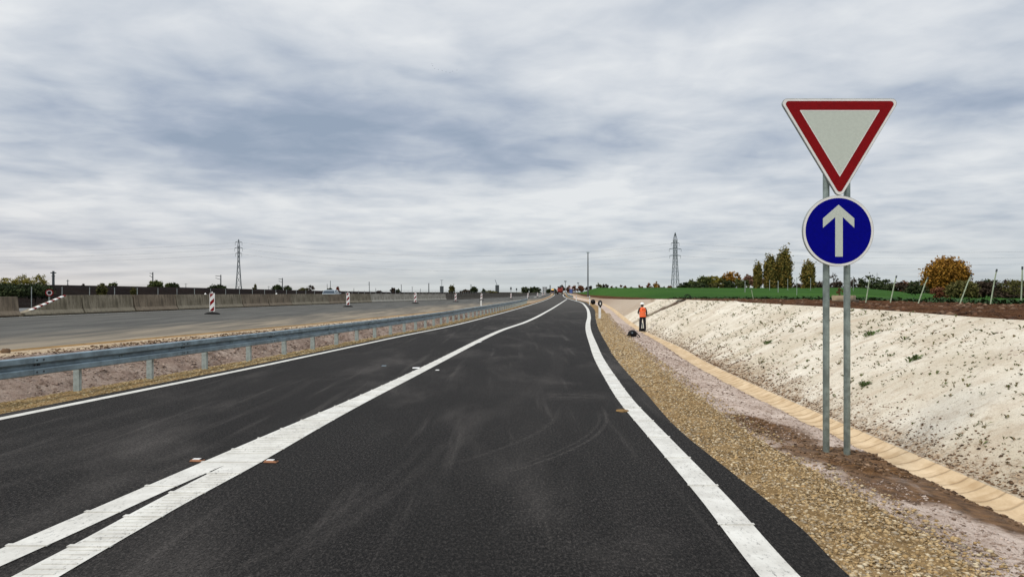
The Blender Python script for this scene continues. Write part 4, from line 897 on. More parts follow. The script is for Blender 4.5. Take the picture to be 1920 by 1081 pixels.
# leaning stakes of the field fence
SF = M['fencepost'] = mat('pale_green_stake', (.30, .36, .25), .7)
stakes = [(1622, 565, 1632, 516, 33), (1667, 567, 1681, 517, 31), (1718, 568, 1740, 520, 30), (1796, 568, 1822, 514, 29.5), (1855, 570, 1869, 505, 29), (1414, 560.5, 1408, 541, 51), (1914, 572, 1917, 500, 28.5)]
sl = ['leaning field stake nearest to the sign poles on their right', 'second leaning field stake to the right of the sign poles', 'leaning field stake just left of the orange tree', 'steeply leaning field stake in front of the olive bush', 'tall leaning field stake between the olive bush and the right edge', 'short pale stake leaning left below the poplars', 'thin stake cut by the right edge of the photo']
for (x0, y0, x1, y1, Y), lb in zip(stakes, sl):
    a = Vector(P(x0, y0, Y)); b = Vector(P(x1, y1, Y)); root = empty('field_stake', a); tag(root, lb, 'stake', 'stakes along the edge of the field')
    d = b-a; MB().tube([(0, 0, -.25), (d.x*.75, 0, d.z*.75), (d.x, 0, d.z)], [.026, .024, .023], 8).build('shaft', SF, root, smooth=True); MB().tube([(d.x*.93, 0, d.z*.93), (d.x*1.01, 0, d.z*1.01)], .034, 8).build('tip', M['darksteel'], root)
for i, (px, y0, y1, Y) in enumerate(((1443, 541, 526, 150), (1459, 548, 528, 110), (1477, 541, 524, 150), (1494, 552, 522, 80), (1520, 541, 522, 150), (1397, 548, 528, 110), (1600, 545, 519, 140))):
    a = Vector(P(px, y0, Y)); h = (y0-y1)/F*Y; o = MB().tube([(0, 0, -.4), (0, 0, h)], .05 if Y > 90 else .03, 6).tube([(-.0, 0, h-.1), (.0, 0, h+.12)], .07 if Y > 90 else .045, 6).build('field_post', M['alu']); o.location = a
    tag(o, 'slender grey post standing in the green field among others below the poplars', 'post', 'slender posts across the green field')

# wire fence behind the median
def median_fence():
    root = empty('wire_fence', (-36, 40, .5)); tag(root, 'wire mesh fence on thin grey posts behind the median barrier', 'fence'); Y = 38.; proto = None; tops = []
    while Y < 260:
        X = float(MBX(Y))-14.6; z = float(zmb(Y))-.02; 
        if proto is None: proto = MB().tube([(0, 0, -.2), (0, 0, 1.5)], .026, 6).build('post', M['alu'], root); q = proto
        else: q = proto.copy(); C.collection.objects.link(q); q.parent = root
        q.location = (X+36, Y-40, z-.5); tops.append((X+36, Y-40, z-.5)); Y += 2.9
    w = MB()
    for h in (.3, .8, 1.45): w.tube([(a, b, c+h) for a, b, c in tops], .004, 4, cap=False)
    w.build('wires', M['darksteel'], root)
median_fence()

# ------------------------------------------------------------------ trees
def leafmat(name, cols):
    m, nt, b, tc = new_mat(name); g = nt.n.new('ShaderNodeNewGeometry'); n = nt.noise(tc.outputs['Object'], .9, 4, .6)
    f = nt.math('ADD', nt.math('MULTIPLY', g.outputs['Random Per Island'], .55), nt.math('MULTIPLY', nt.rng(n, .3, .7), .45))
    cr = nt.n.new('ShaderNodeValToRGB'); nt.set(cr.inputs[0], f); e = cr.color_ramp; e.elements[0].color = (*cols[0], 1); e.elements[1].color = (*cols[-1], 1)
    for i, c in enumerate(cols[1:-1]): q = e.elements.new((i+1)/(len(cols)-1)); q.color = (*c, 1)
    nt.set(b.inputs['Base Color'], cr.outputs[0]); b.inputs['Roughness'].default_value = .8; b.inputs['Specular IOR Level'].default_value = .15; return m
LM = {'dark': leafmat('dark_green_leaves', [(.014, .022, .009), (.035, .05, .018), (.065, .075, .028)]), 'green': leafmat('green_leaves', [(.03, .045, .014), (.07, .09, .025), (.13, .13, .04)]),
      'olive': leafmat('olive_leaves', [(.035, .04, .012), (.09, .085, .025), (.14, .12, .04)]), 'yellow': leafmat('yellow_leaves', [(.09, .08, .015), (.22, .19, .03), (.32, .26, .06)]),
      'orange': leafmat('orange_leaves', [(.07, .035, .008), (.22, .105, .014), (.34, .18, .03), (.14, .08, .015)]), 'rust': leafmat('rust_leaves', [(.06, .025, .012), (.15, .06, .03), (.20, .09, .045)]),
      'pink': leafmat('pinkish_leaves', [(.12, .065, .045), (.24, .13, .09), (.30, .17, .11)]), 'brown': leafmat('brown_twigs', [(.022, .016, .012), (.05, .034, .024), (.075, .055, .035)]),
      'poplar': leafmat('poplar_leaves', [(.03, .042, .012), (.075, .085, .022), (.16, .135, .035), (.26, .175, .04), (.06, .065, .018)]), 'red': leafmat('red_leaves', [(.12, .025, .015), (.22, .05, .03), (.16, .05, .02)])}
BARK = mat('bark', (.045, .035, .026), .9, var=.2)
def crown_cards(cx, cz, rx, ry, rz, n, size, shape, seed):
    rs = np.random.RandomState(seed); k = max(6, int(n/34)); 
    # clumps spread through the volume
    cc = []
    while len(cc) < k:
        q = rs.uniform(-1, 1, 3)
        if shape == 'poplar': lim = (1-abs(q[2])**(3. if q[2] > 0 else 9.))*.88+.12; ok = q[0]**2+q[1]**2 < lim**2
        elif shape == 'cone': lim = (1-q[2])*.5+.05; ok = q[0]**2+q[1]**2 < lim**2
        elif shape == 'bush': ok = q[0]**2+q[1]**2+q[2]**2 < 1 and q[2] > -.75
        else: ok = (q**2).sum() < 1 and (q**2).sum() > .12
        if ok: cc.append(q)
    cc = np.array(cc); r = rs.uniform(.10, .26, k); idx = rs.randint(0, k, n)
    p = cc[idx]*np.array([1, 1, 1])*.88+rs.normal(0, 1, (n, 3))*r[idx][:, None]*(.7 if shape == 'poplar' else .62)
    p = p*np.array([rx, ry, rz])+np.array([cx, 0, cz])
    a = rs.normal(0, 1, (n, 3)); a /= np.linalg.norm(a, axis=1)[:, None]; b = np.cross(a, rs.normal(0, 1, (n, 3))); b /= np.linalg.norm(b, axis=1)[:, None]
    s = size*(.5+rs.rand(n))[:, None]; V = np.stack([p-a*s, p-b*s*.6, p+a*s, p+b*s*.6], 1).reshape(-1, 3)
    return V, np.arange(n*4).reshape(-1, 4)
tree_no = [0]
def tree(px, w, top, base, Y, kind, shape, lb, n=None, group='distant trees', trunkfrac=.25, name=None, sink=0.):
    tree_no[0] += 1; sd = tree_no[0]; X, _, zb = P(px, base, Y); H = (base-top)/F*Y; rx = w/2/F*Y; n = n or int(600+w*(base-top)*2.6)
    zb -= sink; H += sink
    name = name or {'poplar': 'poplar_tree', 'cone': 'conifer_tree', 'bush': 'bush', 'bare': 'bare_tree'}.get(shape, 'tree')
    root = empty(name, (X, Y, zb)); tag(root, lb, 'bush' if shape == 'bush' else 'tree', group)
    z0 = H*{'poplar': .0, 'cone': .05, 'bush': -.05, 'bare': .2}.get(shape, trunkfrac)+sink*.6; rz = (H-z0)/2*(.96 if shape == 'poplar' else 1.02)
    leaf = .62*1.5*Y/F*(1.35 if shape != 'bare' else .8)+rx*.022
    if shape == 'bare': n = int(n*.45)
    V, Fq = crown_cards(0, z0+rz, rx*.98, rx*.9, rz, n, leaf, shape, sd)
    cn = 'crown' if shape != 'bush' else 'foliage'; np_mesh(cn, V, Fq, LM[kind], root)
    mb = MB(); tr = max(.05, H*.022); mb.tube([(0, 0, -.5), (rx*.03, 0, H*.3), (0, 0, H*.6), (rx*.04, 0, H*.86)], [tr*1.3, tr, tr*.6, tr*.2], 6)
    rr = random.Random(sd)
    for k in range(7 if shape in ('round', 'bare') else 4):
        a = rr.uniform(0, 6.28); h = H*rr.uniform(.22, .6); q = rr.uniform(.5, .85)*rx; mb.tube([(0, 0, h), (math.cos(a)*q*.5, math.sin(a)*q*.5, h+H*.10), (math.cos(a)*q, math.sin(a)*q, h+H*.22)], [tr*.5, tr*.3, tr*.1], 5)
    mb.build('trunk' if shape != 'bush' else 'stems', BARK, root, smooth=True)
    return root
T = tree
GP = 'row of poplars beyond the green field'
T(1420.5, 18, 486, 546, 245, 'poplar', 'poplar', 'shortest poplar, leftmost of the group left of the blue sign', 4200, GP)
T(1445, 28, 473, 546, 245, 'poplar', 'poplar', 'dark green poplar in the middle of the group of three', 8500, GP)
T(1470, 33, 461, 546, 245, 'poplar', 'poplar', 'tallest poplar with browning leaves, just right of the dark green one', 10500, GP)
T(1515.5, 27, 485, 546, 245, 'poplar', 'poplar', 'lone broad poplar right beside the blue sign', 6500, GP)
T(1775, 84, 484, 556, 110, 'orange', 'round', 'large rounded tree in orange autumn leaf near the right edge', 17000, trunkfrac=.06)
T(1806, 66, 526, 560, 92, 'olive', 'bush', 'olive green bush at the foot of the orange tree', 5000, 'bushes at the field edge')
T(1846, 60, 527, 560, 96, 'brown', 'bush', 'dark brown bush right of the olive bush', 3800, 'bushes at the field edge')
T(1765, 44, 538, 559, 100, 'rust', 'bush', 'low rust brown bush under the left side of the orange tree', 2000, 'bushes at the field edge')
T(1900, 56, 521, 562, 95, 'olive', 'bare', 'thin twiggy bush at the right edge of the photo', 3200, 'bushes at the field edge')
T(1716, 44, 534, 552, 140, 'dark', 'bush', 'low dark bush left of the orange tree', 1800, 'bushes at the field edge')
T(1895, 70, 540, 564, 100, 'brown', 'bush', 'low brown scrub at the right edge beneath the twiggy bush', 2500, 'bushes at the field edge')
tops = [(1634, 84, 516, 'dark'), (1600, 40, 524, 'brown'), (1655, 40, 524, 'dark'), (1682, 44, 529, 'brown'), (1722, 60, 519+5, 'dark'), (1695, 50, 527, 'rust'), (1490, 34, 529, 'brown'), (1540, 34, 526, 'brown'), (1530, 30, 530, 'dark'), (1500, 30, 531, 'rust'), (1568, 34, 528, 'brown'), (1748, 36, 526, 'brown'), (1850, 60, 523, 'dark'), (1895, 60, 526, 'brown'), (1920, 40, 524, 'dark')]
for i, (x, w, t, k) in enumerate(tops):
    T(x, w, t, 552, 300+i*3, k, 'bush', ['dark leafless thicket on the skyline right of the sign poles, broadest and highest', 'dark brown thicket just right of the sign poles', 'dark thicket right of the broadest skyline thicket', 'low dark brown thicket left of the orange tree on the skyline', 'skyline thicket just left of the orange tree', 'rusty thicket low on the skyline left of the orange tree', 'brown thicket between the tallest and the lone poplar', 'brown thicket right of the lone poplar', 'dark low thicket at the foot of the lone poplar', 'rusty low thicket between the poplars', 'brown thicket seen between the two sign poles', 'brown thicket touching the orange tree on its left', 'dark thicket on the skyline right of the orange tree', 'brown thicket on the skyline near the right edge', 'dark thicket cut by the right edge on the skyline'][i], 1300, 'thickets on the right skyline')
T(1563, 20, 512, 545, 290, 'brown', 'bare', 'bare round tree between the two sign poles', 900)
mid = [(1283, 22, 529, 'dark', 'round'), (1300, 26, 525, 'green', 'round'), (1322, 28, 516, 'green', 'round'), (1336, 28, 517, 'yellow', 'round'), (1355, 28, 519, 'olive', 'round'), (1373, 30, 509, 'orange', 'round'), (1390, 28, 524, 'green', 'bush'), (1365, 26, 527, 'dark', 'bush'), (1312, 40, 531, 'dark', 'bush'), (1404, 16, 513, 'pink', 'round'), (1418, 26, 517, 'pink', 'round'), (1345, 30, 530, 'olive', 'bush')]
ml = ['small dark tree at the left end of the wood below the poplars', 'green tree second from the left end of the wood', 'tall green tree in the middle of the wood, left of the yellow one', 'yellow green tree in the middle of the wood', 'olive tree between the yellow tree and the orange topped one', 'orange topped tree, highest in the wood', 'green bush at the right end of the wood', 'dark bush under the orange topped tree', 'dark undergrowth bush under the left half of the wood', 'pale pink brown tree between wood and poplars', 'pinkish brown tree at the foot of the shortest poplar', 'olive bush under the yellow green tree']
for (x, w, t, k, s), lb in zip(mid, ml): T(x, w*1.3, t, 546, 262 if s == 'bush' else 275, k, s, lb, 1500, 'trees of the wood below the poplars')
far = [(1123, 13, 532, 'olive'), (1135, 15, 530, 'brown'), (1148, 12, 535, 'rust'), (1168, 18, 534, 'rust'), (1158, 12, 537, 'brown'), (1201, 11, 534, 'rust'), (1218, 17, 530, 'rust'), (1232, 14, 528, 'orange'), (1255, 13, 532, 'rust'), (1185, 16, 538, 'brown'), (1244, 14, 537, 'dark'), (1105, 16, 536, 'brown'), (1088, 18, 535, 'rust'), (1074, 14, 533, 'rust'), (1066, 10, 534, 'rust'), (1054, 12, 532, 'brown'), (1042, 10, 541, 'dark'), (1030, 14, 542, 'dark')]
fl = ['first small olive tree right of the mast', 'round brown tree second right of the mast', 'small rust tree third right of the mast', 'broad rust tree between the mast and the worker', 'tiny brown tree between two rust trees right of the mast', 'small reddish tree above the worker', 'rust tree left of the small orange tree', 'small orange tree left of the big right pylon', 'rust tree at the foot of the right pylon', 'low brown shrubbery left of the worker\'s helmet on the skyline', 'low dark shrub next to the right pylon', 'low brown tree behind the foot of the mast', 'low rust tree left of the mast', 'rust tree just right of the blue sign far away', 'rust tree just left of the far blue sign', 'brown tree behind the red truck', 'dark shrub left of the red truck', 'dark shrub right of the white far building']
for (x, w, t, k), lb in zip(far, fl): T(x, w, t, 549, 420, k, 'round' if t < 536 else 'bush', lb, 520, 'small trees on the far skyline', trunkfrac=.05)
left = [(15, 40, 519, 551, 115, 'yellow', 'bare'), (45, 34, 514, 551, 118, 'yellow', 'bare'), (76, 30, 513, 551, 116, 'yellow', 'bare'), (18, 70, 532, 556, 58, 'dark', 'bush'), (66, 66, 532, 556, 60, 'dark', 'bush'),
        (191, 20, 532, 553, 66, 'olive', 'bush'), (212, 18, 529, 549, 160, 'green', 'round'), (251, 14, 536, 553, 72, 'olive', 'bush'), (291, 28, 526, 549, 190, 'green', 'round'), (318, 20, 529, 549, 190, 'green', 'round'), (327, 18, 529, 549, 188, 'dark', 'round'),
        (408, 40, 534, 552, 200, 'dark', 'bush'), (478, 15, 530, 552, 200, 'olive', 'cone'), (520, 20, 534, 552, 230, 'dark', 'round'), (539, 16, 536, 552, 230, 'dark', 'round'), (569, 22, 539, 552, 240, 'olive', 'bush'), (584, 14, 534, 552, 240, 'brown', 'bare'),
        (618, 14, 540, 552, 260, 'dark', 'bush'), (633, 13, 534, 553, 240, 'red', 'cone'), (737, 12, 540, 553, 330, 'brown', 'round'), (746, 10, 543, 553, 330, 'dark', 'bush'), (847, 12, 534, 552, 300, 'olive', 'poplar'), (873, 22, 543, 552, 400, 'brown', 'bush'), (889, 18, 538, 552, 400, 'dark', 'round'), (907, 6, 541, 552, 400, 'dark', 'round'),
        (985, 16, 538, 553, 500, 'dark', 'round'), (1003, 24, 537, 553, 500, 'dark', 'round'), (155, 14, 532, 550, 150, 'brown', 'bush'), (710, 14, 545, 552, 400, 'brown', 'bush'), (915, 40, 545, 553, 450, 'olive', 'bush')]
ll = ['sparse yellow tree at the left edge', 'sparse yellow tree second from the left edge', 'sparse yellow tree right of the other two, beside the lattice mast', 'dark green bush at the left edge behind the low barrier', 'dark green bush behind the sloping barrier end', 'small yellowish tree behind the barrier, left of a round green one', 'round green tree right of the small yellowish one', 'small olive bush poking over the barrier', 'broad green tree under the thin mast left of centre', 'green tree beside the broad one', 'darker tree closing the group left of the nearest beacon', 'wide dark bush left of the lattice pylon', 'small conical tree right of the lattice pylon', 'dark round tree right of the conical tree', 'smaller dark round tree next to a thin pole', 'low olive bush on the bank crest', 'small bare tree left of the silver car', 'low dark bush just above the silver car', 'small dark red tree right of the silver car', 'small bare brown tree beyond the pale barrier blocks', 'tiny dark bush beside the small bare brown tree', 'slim olive tree above the beacon where the barrier turns dark', 'low brown bush right of the slim olive tree', 'dark round tree left of the second grey tower', 'tiny dark tree left of the second grey tower', 'dark tree clump, left of two before the vanishing point', 'larger dark tree clump before the vanishing point', 'low brown bush on the bank crest right of the first poles', 'low brown bush on the skyline above the pale barrier', 'low olive shrubbery around the second grey tower']
for (x, w, t, b, Y, k, s), lb in zip(left, ll): T(x, w, t, b, Y, k, s, lb, None, 'trees on the left skyline', trunkfrac=.12, sink=.4)
p = P(1574, 556.5, 36.5); V, Fq = crown_cards(0, .22, .18, .15, .24, 500, .02, 'bare', 99); rt = empty('dead_shrub', p); tag(rt, 'brown dead shrub behind the buff concrete trough', 'shrub'); np_mesh('twigs', V, Fq, LM['rust'], rt)
MB().tube([(0, 0, -.1), (0, 0, .3)], [.02, .008], 5).build('stem', BARK, rt)
# weeds fringe along the field edge
Yf = 18*(70/18)**RS.rand(2600); Xf = DT(Yf)+RS.normal(-.1, .35, len(Yf)); tufts('field_fringe', 'ragged dark green weeds along the edge of the green field', 'weeds', Xf, Yf, zst(Yf)+.0, .075*(.5+RS.rand(len(Yf))**2*2.2), .03+.03*RS.rand(len(Yf)), mat('fringe_green', (.022, .06, .014), .9))

# ------------------------------------------------------------------ pylons, masts, poles, cables
def pylon(px, base, top, Y, arms, wbase, lb, neck):
    X, _, zb = P(px, base, Y); H = (base-top)/F*Y; g = Y/F; root = empty('pylon', (X, Y, zb), R(12)); tag(root, lb, 'pylon', 'lattice electricity pylons')
    body = MB(); r = .20; wb = wbase*g/2; wn = neck*g/2
    lev = [0, .16, .30, .42, .53, .63, .72, .80, .88, 1.]; hw = [wb+(wn-wb)*min(1, l/.62)**.8 if l < .9 else wn*.6 for l in lev]; hw[-1] = .1
    cs = [[Vector((sx*w, sy*w, l*H)) for sx, sy in ((-1, -1), (1, -1), (1, 1), (-1, 1))] for l, w in zip(lev, hw)]
    for i in range(len(lev)-1):
        for k in range(4):
            body.tube([cs[i][k], cs[i+1][k]], r, 4); body.tube([cs[i][k], cs[i+1][(k+1) % 4]], r*.5, 4); body.tube([cs[i+1][k], cs[i][(k+1) % 4]], r*.5, 4)
            if 0 < i: body.tube([cs[i][k], cs[i][(k+1) % 4]], r*.5, 4)
    body.build('lattice_body', M['pylon'], root)
    for (py, w) in arms:
        z = (base-py)*g; L = w*g/2; a = MB()
        for s in (-1, 1): a.tube([(0, 0, z+.9), (s*L, 0, z)], r*.8, 4); a.tube([(0, 0, z-.2), (s*L, 0, z)], r*.8, 4); a.tube([(s*L, 0, z), (s*L, 0, z-2.2)], r*.6, 4)
        a.build('crossarm', M['pylon'], root)
    return root
pylon(447.5, 548, 448.5, 520, [(454, 12), (465, 14), (475, 11)], 11, 'lattice electricity pylon on the left, the slimmer one with three short arms', 3)
pylon(1266, 546, 436, 560, [(455.5, 16), (466.5, 24), (479, 22)], 13, 'tall lattice electricity pylon on the right with a pointed top', 5.5)
def cable(a, b, sag, lb):
    a, b = Vector(a), Vector(b); n = 24; pts = [a.lerp(b, i/n)-Vector((0, 0, 4*sag*(i/n)*(1-i/n))) for i in range(n+1)]
    o = MB().tube([q-a for q in pts], .045, 4, cap=False).build('power_line', M['pylon']); o.location = a; tag(o, lb, 'power line', 'overhead power lines')
lev3 = ['upper', 'middle', 'lower']
for k, (ya, yb) in enumerate(((455, 456), (466, 467), (476, 479.5))):
    cable(P(453, ya, 520), P(1259, yb, 560), 9.5+k*1.2, lev3[k]+' power line strung between the two lattice pylons')
    cable(P(441, ya, 520), P(-500, ya-6, 620), 8, lev3[k]+' power line running left out of the photo from the slim pylon')
    cable(P(1274, yb, 560), P(2500, yb-20, 500), 10, lev3[k]+' power line running right from the pointed pylon behind the road sign')
def utility(px, base, top, Y, lb, arm=0., side=0, r=None, head=None, name='utility_pole'):
    X, _, zb = P(px, base, Y); H = (base-top)/F*Y; root = empty(name, (X, Y, zb)); tag(root, lb, 'pole', 'thin poles on the horizon'); r = r or .45*Y/F
    MB().tube([(0, 0, -.6), (0, 0, H)], [r, r*.75], 6).build('pole', M['darksteel'], root)
    if arm:
        L = arm*Y/F; a = MB(); zz = H*.92
        if side: a.tube([(0, 0, zz), (side*L, 0, zz+.2)], r*.5, 4); a.tube([(0, 0, zz*.8), (side*L, 0, zz*.9)], r*.4, 4)
        else: a.tube([(-L, 0, zz), (L, 0, zz)], r*.5, 4); a.tube([(-L*.6, 0, zz-.8), (L*.6, 0, zz-.8)], r*.4, 4)
        a.build('crossarm', M['darksteel'], root)
    if head: MB().box((0, 0, H+head[1]*Y/F/2), (head[0]*Y/F, .3, head[1]*Y/F)).build('lamp_head', M['darksteel'], root)
ul = [(100, 549, 508, 180, 'dark lattice like mast right of the sparse yellow trees', 5, 0, .35), (127, 552, 524, 150, 'forked pole behind the sloping barrier end', 3, 0, .1), (286.5, 549, 510, 260, 'pole with left pointing arms above the broad green tree', 6, -1, .25), (348.5, 549, 531, 260, 'short forked pole left of the nearest beacon', 3, 0, .1),
      (414, 549, 515, 260, 'pole with left pointing arms left of the slim pylon', 10, -1, .25), (504, 552, 536, 280, 'short forked pole right of the conical tree', 3, 0, .1), (529.5, 552, 521, 280, 'pole with left pointing arm between the two dark round trees', 7, -1, .25), (613.5, 552, 532, 300, 'short lamp pole just left of the silver car roof', 0, 0, .12), (619.5, 552, 526, 300, 'tall thin pole above the silver car roof', 0, 0, .15),
      (663.5, 552, 540, 350, 'short thin pole right of the second beacon', 0, 0, .15), (692.5, 552, 528, 350, 'tall thin pole left of the third beacon', 2, -1, .18), (704.5, 552, 540, 380, 'short thin pole next to the tall one left of the third beacon', 0, 0, .15), (752.5, 552, 533, 380, 'thin pole beside the small bare brown tree', 1, -1, .18), (773, 552, 537, 400, 'short forked pole above the third beacon', 2, 0, .12), (788.5, 552, 541, 400, 'short thin pole right of the third beacon', 0, 0, .15),
      (804, 552, 530.5, 400, 'thicker grey pole left of the first grey tower', 0, 0, .3), (883, 552, 533, 450, 'pole standing behind the dark round tree', 2, 0, .2), (1644.5, 552, 511, 500, 'faint distant pylon pole right of the sign poles', 4, 0, .12), (1917, 552, 501+6, 300, 'pole at the far right edge of the skyline', 0, 0, .25), (1733, 552, 513, 600, 'faint distant pole left of the orange tree', 3, 0, .1)]
for px, b, t, Y, lb, arm, side, r in ul: utility(px, b, t, Y, lb, arm, side, r)
utility(1060, 551, 528, 600, 'floodlight mast with a wide head above the far trees, left of two', 0, 0, .25, (4.5, 1.6), 'floodlight_mast'); utility(1084, 551, 531, 650, 'floodlight mast with a wide head above the far trees, right of two', 0, 0, .25, (4, 1.4), 'floodlight_mast')
utility(958, 553, 543, 400, 'round sign on a post before the vanishing point, left of two', 0, 0, .12, (3, 5), 'distant_sign'); utility(968.5, 553, 544, 420, 'round sign on a post before the vanishing point, right of two', 0, 0, .12, (2.6, 4), 'distant_sign')
# tall slim lamp mast on the right
X, Y, zb = P(1102.4, 557.5, 185); r = empty('lamp_mast', (X, Y, zb)); tag(r, 'tall slim grey lamp mast standing alone right of the road\'s vanishing point', 'lamp mast'); H = (557.5-474)/F*185
MB().tube([(0, 0, -.5), (0, 0, H*.5), (0, 0, H)], [.19, .16, .12], 10).build('mast', M['darksteel'], r, smooth=True)
MB().box((0, 0, H+.12), (.75, .35, .16)).tube([(0, 0, H), (0, 0, H+.1)], .07, 8).build('lamp_head', M['galv_pole'], r, bevel=.04)
MB().lathe([(.32, -.1), (.32, .12), (.2, .2)], (0, 0, 0), 12).build('footing', M['conc_light'], r)
# two grey towers with masts, a pale block, a row of far sheds
def tower(px, w, base, top, Y, lb, jib):
    X, _, zb = P(px, base, Y); g = Y/F; r = empty('service_tower', (X, Y, zb)); tag(r, lb, 'tower', 'dark grey towers on the skyline'); H = (base-top)*g; W_ = w*g
    MB().box((0, 0, H/2-1), (W_, W_*.8, H+2)).build('tower_body', M['darksteel'], r, bevel=.15)
    rb = MB()
    for k in range(4): rb.box((-W_/2+W_*(k+.5)/4, -W_*.41, H/2), (W_*.04, .1, H*.95))
    rb.build('cladding_ribs', M['pylon'], r); MB().box((0, 0, H+.2), (W_*1.06, W_*.86, .4)).build('roof', M['pylon'], r)
    m_ = MB()
    if jib: m_.tube([(0, 0, H), (-4*g, 0, H+11*g)], .28, 4)
    else: m_.tube([(0, 0, H), (0, 0, H+12*g)], .25, 4); m_.tube([(-3*g, 0, H+12*g), (3*g, 0, H+12*g)], .2, 4)
    m_.build('jib' if jib else 'antenna', M['pylon'], r)
tower(828.3, 6.6, 552, 537, 700, 'dark grey tower with a thin T shaped mast on top', False); tower(932.3, 7, 552, 535, 700, 'dark grey tower with a slanting jib on top', True)
def building(px, w, base, top, Y, m, lb):
    X, _, zb = P(px, base, Y); g = Y/F; W_, H = w*g, (base-top)*g; r = empty('building', (X, Y, zb)); tag(r, lb, 'building')
    MB().box((0, 0, H/2), (W_, W_*.7, H)).build('wall', m, r); MB().box((0, 0, H+.15), (W_*1.04, W_*.74, .3)).build('roof', M['darksteel'], r)
    nx = max(2, int(W_/4))
    for i in range(nx):
        for j in range(max(1, int(H/3.2))): MB().box((-W_/2+W_*(i+.5)/nx, -W_*.35-.02, 1.8+j*3.1), (W_/nx*.5, .06, 1.4)).build('window', M['black'], r)
building(1021.5, 9, 553, 538, 1500, mat('pale_render', (.42, .44, .45), .8), 'pale grey block of flats far behind the vanishing point'); building(1031.5, 2.5, 553, 534.5, 1700, mat('grey_render', (.30, .32, .33), .8), 'slim grey tower block next to the pale block of flats')
building(1260, 12, 546, 540.5, 530, mat('white_render', (.6, .6, .58), .8), 'low white shed at the foot of the right pylon')

# ------------------------------------------------------------------ vehicles
def wheel(root, x, y, r=.31, w=.2, ax='x'):
    t = MB().lathe([(r*.62, -w/2), (r*.96, -w/2), (r, -w*.35), (r, w*.35), (r*.96, w/2), (r*.62, w/2)], (0, 0, 0), 20).build('wheel', M['rubber'], root, smooth=True); t.rotation_euler = (0, R(90), 0); t.location = (x, y, r)
    MB().lathe([(.02, -w*.5-.004), (r*.6, -w*.48), (r*.6, w*.48), (.02, w*.5+.004)], (0, 0, 0), 14).build('rim', M['galv'], t)
def car(loc, rz):
    root = empty('car', loc, rz); tag(root, 'silver estate car whose roof and windows show over the median barrier', 'car')
    paint = mat('silver_blue_paint', (.33, .38, .42), .3, .3, .03); glass = mat('car_glass', (.03, .045, .06), .08, var=.02)
    # side profile (y along the car, z) with half width
    st = [(-2.25, .35, .80, .78), (-2.15, .30, .98, .86), (-1.5, .26, 1.0, .88), (-.4, .26, 1.0, .89), (.9, .26, .96, .89), (1.8, .28, .88, .86), (2.2, .34, .70, .74)]
    mb = MB(); vs = []
    for y, z0, z1, w in st: vs += [(-w*.95, y, z0), (-w, y, (z0+z1)*.5), (-w*.96, y, z1), (w*.96, y, z1), (w, y, (z0+z1)*.5), (w*.95, y, z0)]
    n = 6; mb.add(vs, [(i*n+k, i*n+(k+1) % n, (i+1)*n+(k+1) % n, (i+1)*n+k) for i in range(len(st)-1) for k in range(n)]+[tuple(range(n)), tuple(range((len(st)-1)*n, len(st)*n))]); mb.build('body', paint, root, smooth=True, bevel=.03)
    gs = [(-2.10, .99, .80, 1.02, .78), (-1.75, .99, .83, 1.36, .64), (-.9, .99, .84, 1.44, .66), (.1, .98, .84, 1.43, .65), (.45, .97, .83, 1.36, .63), (1.15, .94, .80, .98, .76)]
    mb = MB(); vs = []
    for y, z0, w0, z1, w1 in gs: vs += [(-w0, y, z0), (-w1, y, z1), (w1, y, z1), (w0, y, z0)]
    mb.add(vs, [(i*4+k, i*4+(k+1) % 4, (i+1)*4+(k+1) % 4, (i+1)*4+k) for i in range(5) for k in range(4)]+[(0, 1, 2, 3), (20, 21, 22, 23)]); mb.build('cabin_glass', glass, root)
    mb = MB(); vs = []; rs_ = [(-1.80, 1.355, .665), (-.9, 1.445, .685), (.1, 1.435, .675), (.47, 1.37, .655)]
    for y, z, w in rs_: vs += [(-w, y, z-.05), (-w*.97, y, z+.015), (w*.97, y, z+.015), (w, y, z-.05)]
    mb.add(vs, [(i*4+k, i*4+(k+1) % 4, (i+1)*4+(k+1) % 4, (i+1)*4+k) for i in range(3) for k in range(4)]+[(0, 1, 2, 3), (12, 13, 14, 15)]); mb.build('roof', paint, root, smooth=True)
    for s in (-1, 1):
        q = MB()
        for (y0, z0, w0, y1, z1, w1) in ((1.1, .96, .81, .45, 1.37, .655), (-.35, .98, .85, -.3, 1.42, .68), (-1.35, .98, .85, -1.3, 1.40, .68), (-2.08, 1.0, .80, -1.76, 1.36, .66)): q.tube([(s*w0, y0, z0), (s*w1, y1, z1)], .035, 6)
        q.build('pillars', paint, root)
        MB().box((s*.62, 2.12, .66), (.34, .12, .14)).build('headlight', M['signedge'], root, bevel=.02); MB().box((s*.70, -2.2, .80), (.2, .1, .2)).build('tail_light', M['signred'], root, bevel=.02)
        MB().box((s*.97, .75, 1.0), (.16, .1, .12)).build('mirror', paint, root, bevel=.02)
        for y in (-1.35, 1.4): wheel(root, s*.80, y)
    return root
Yc = 97.; p = P(622.5, 553, Yc); car((p[0], Yc, float(zmb(Yc))+.02), R(3))
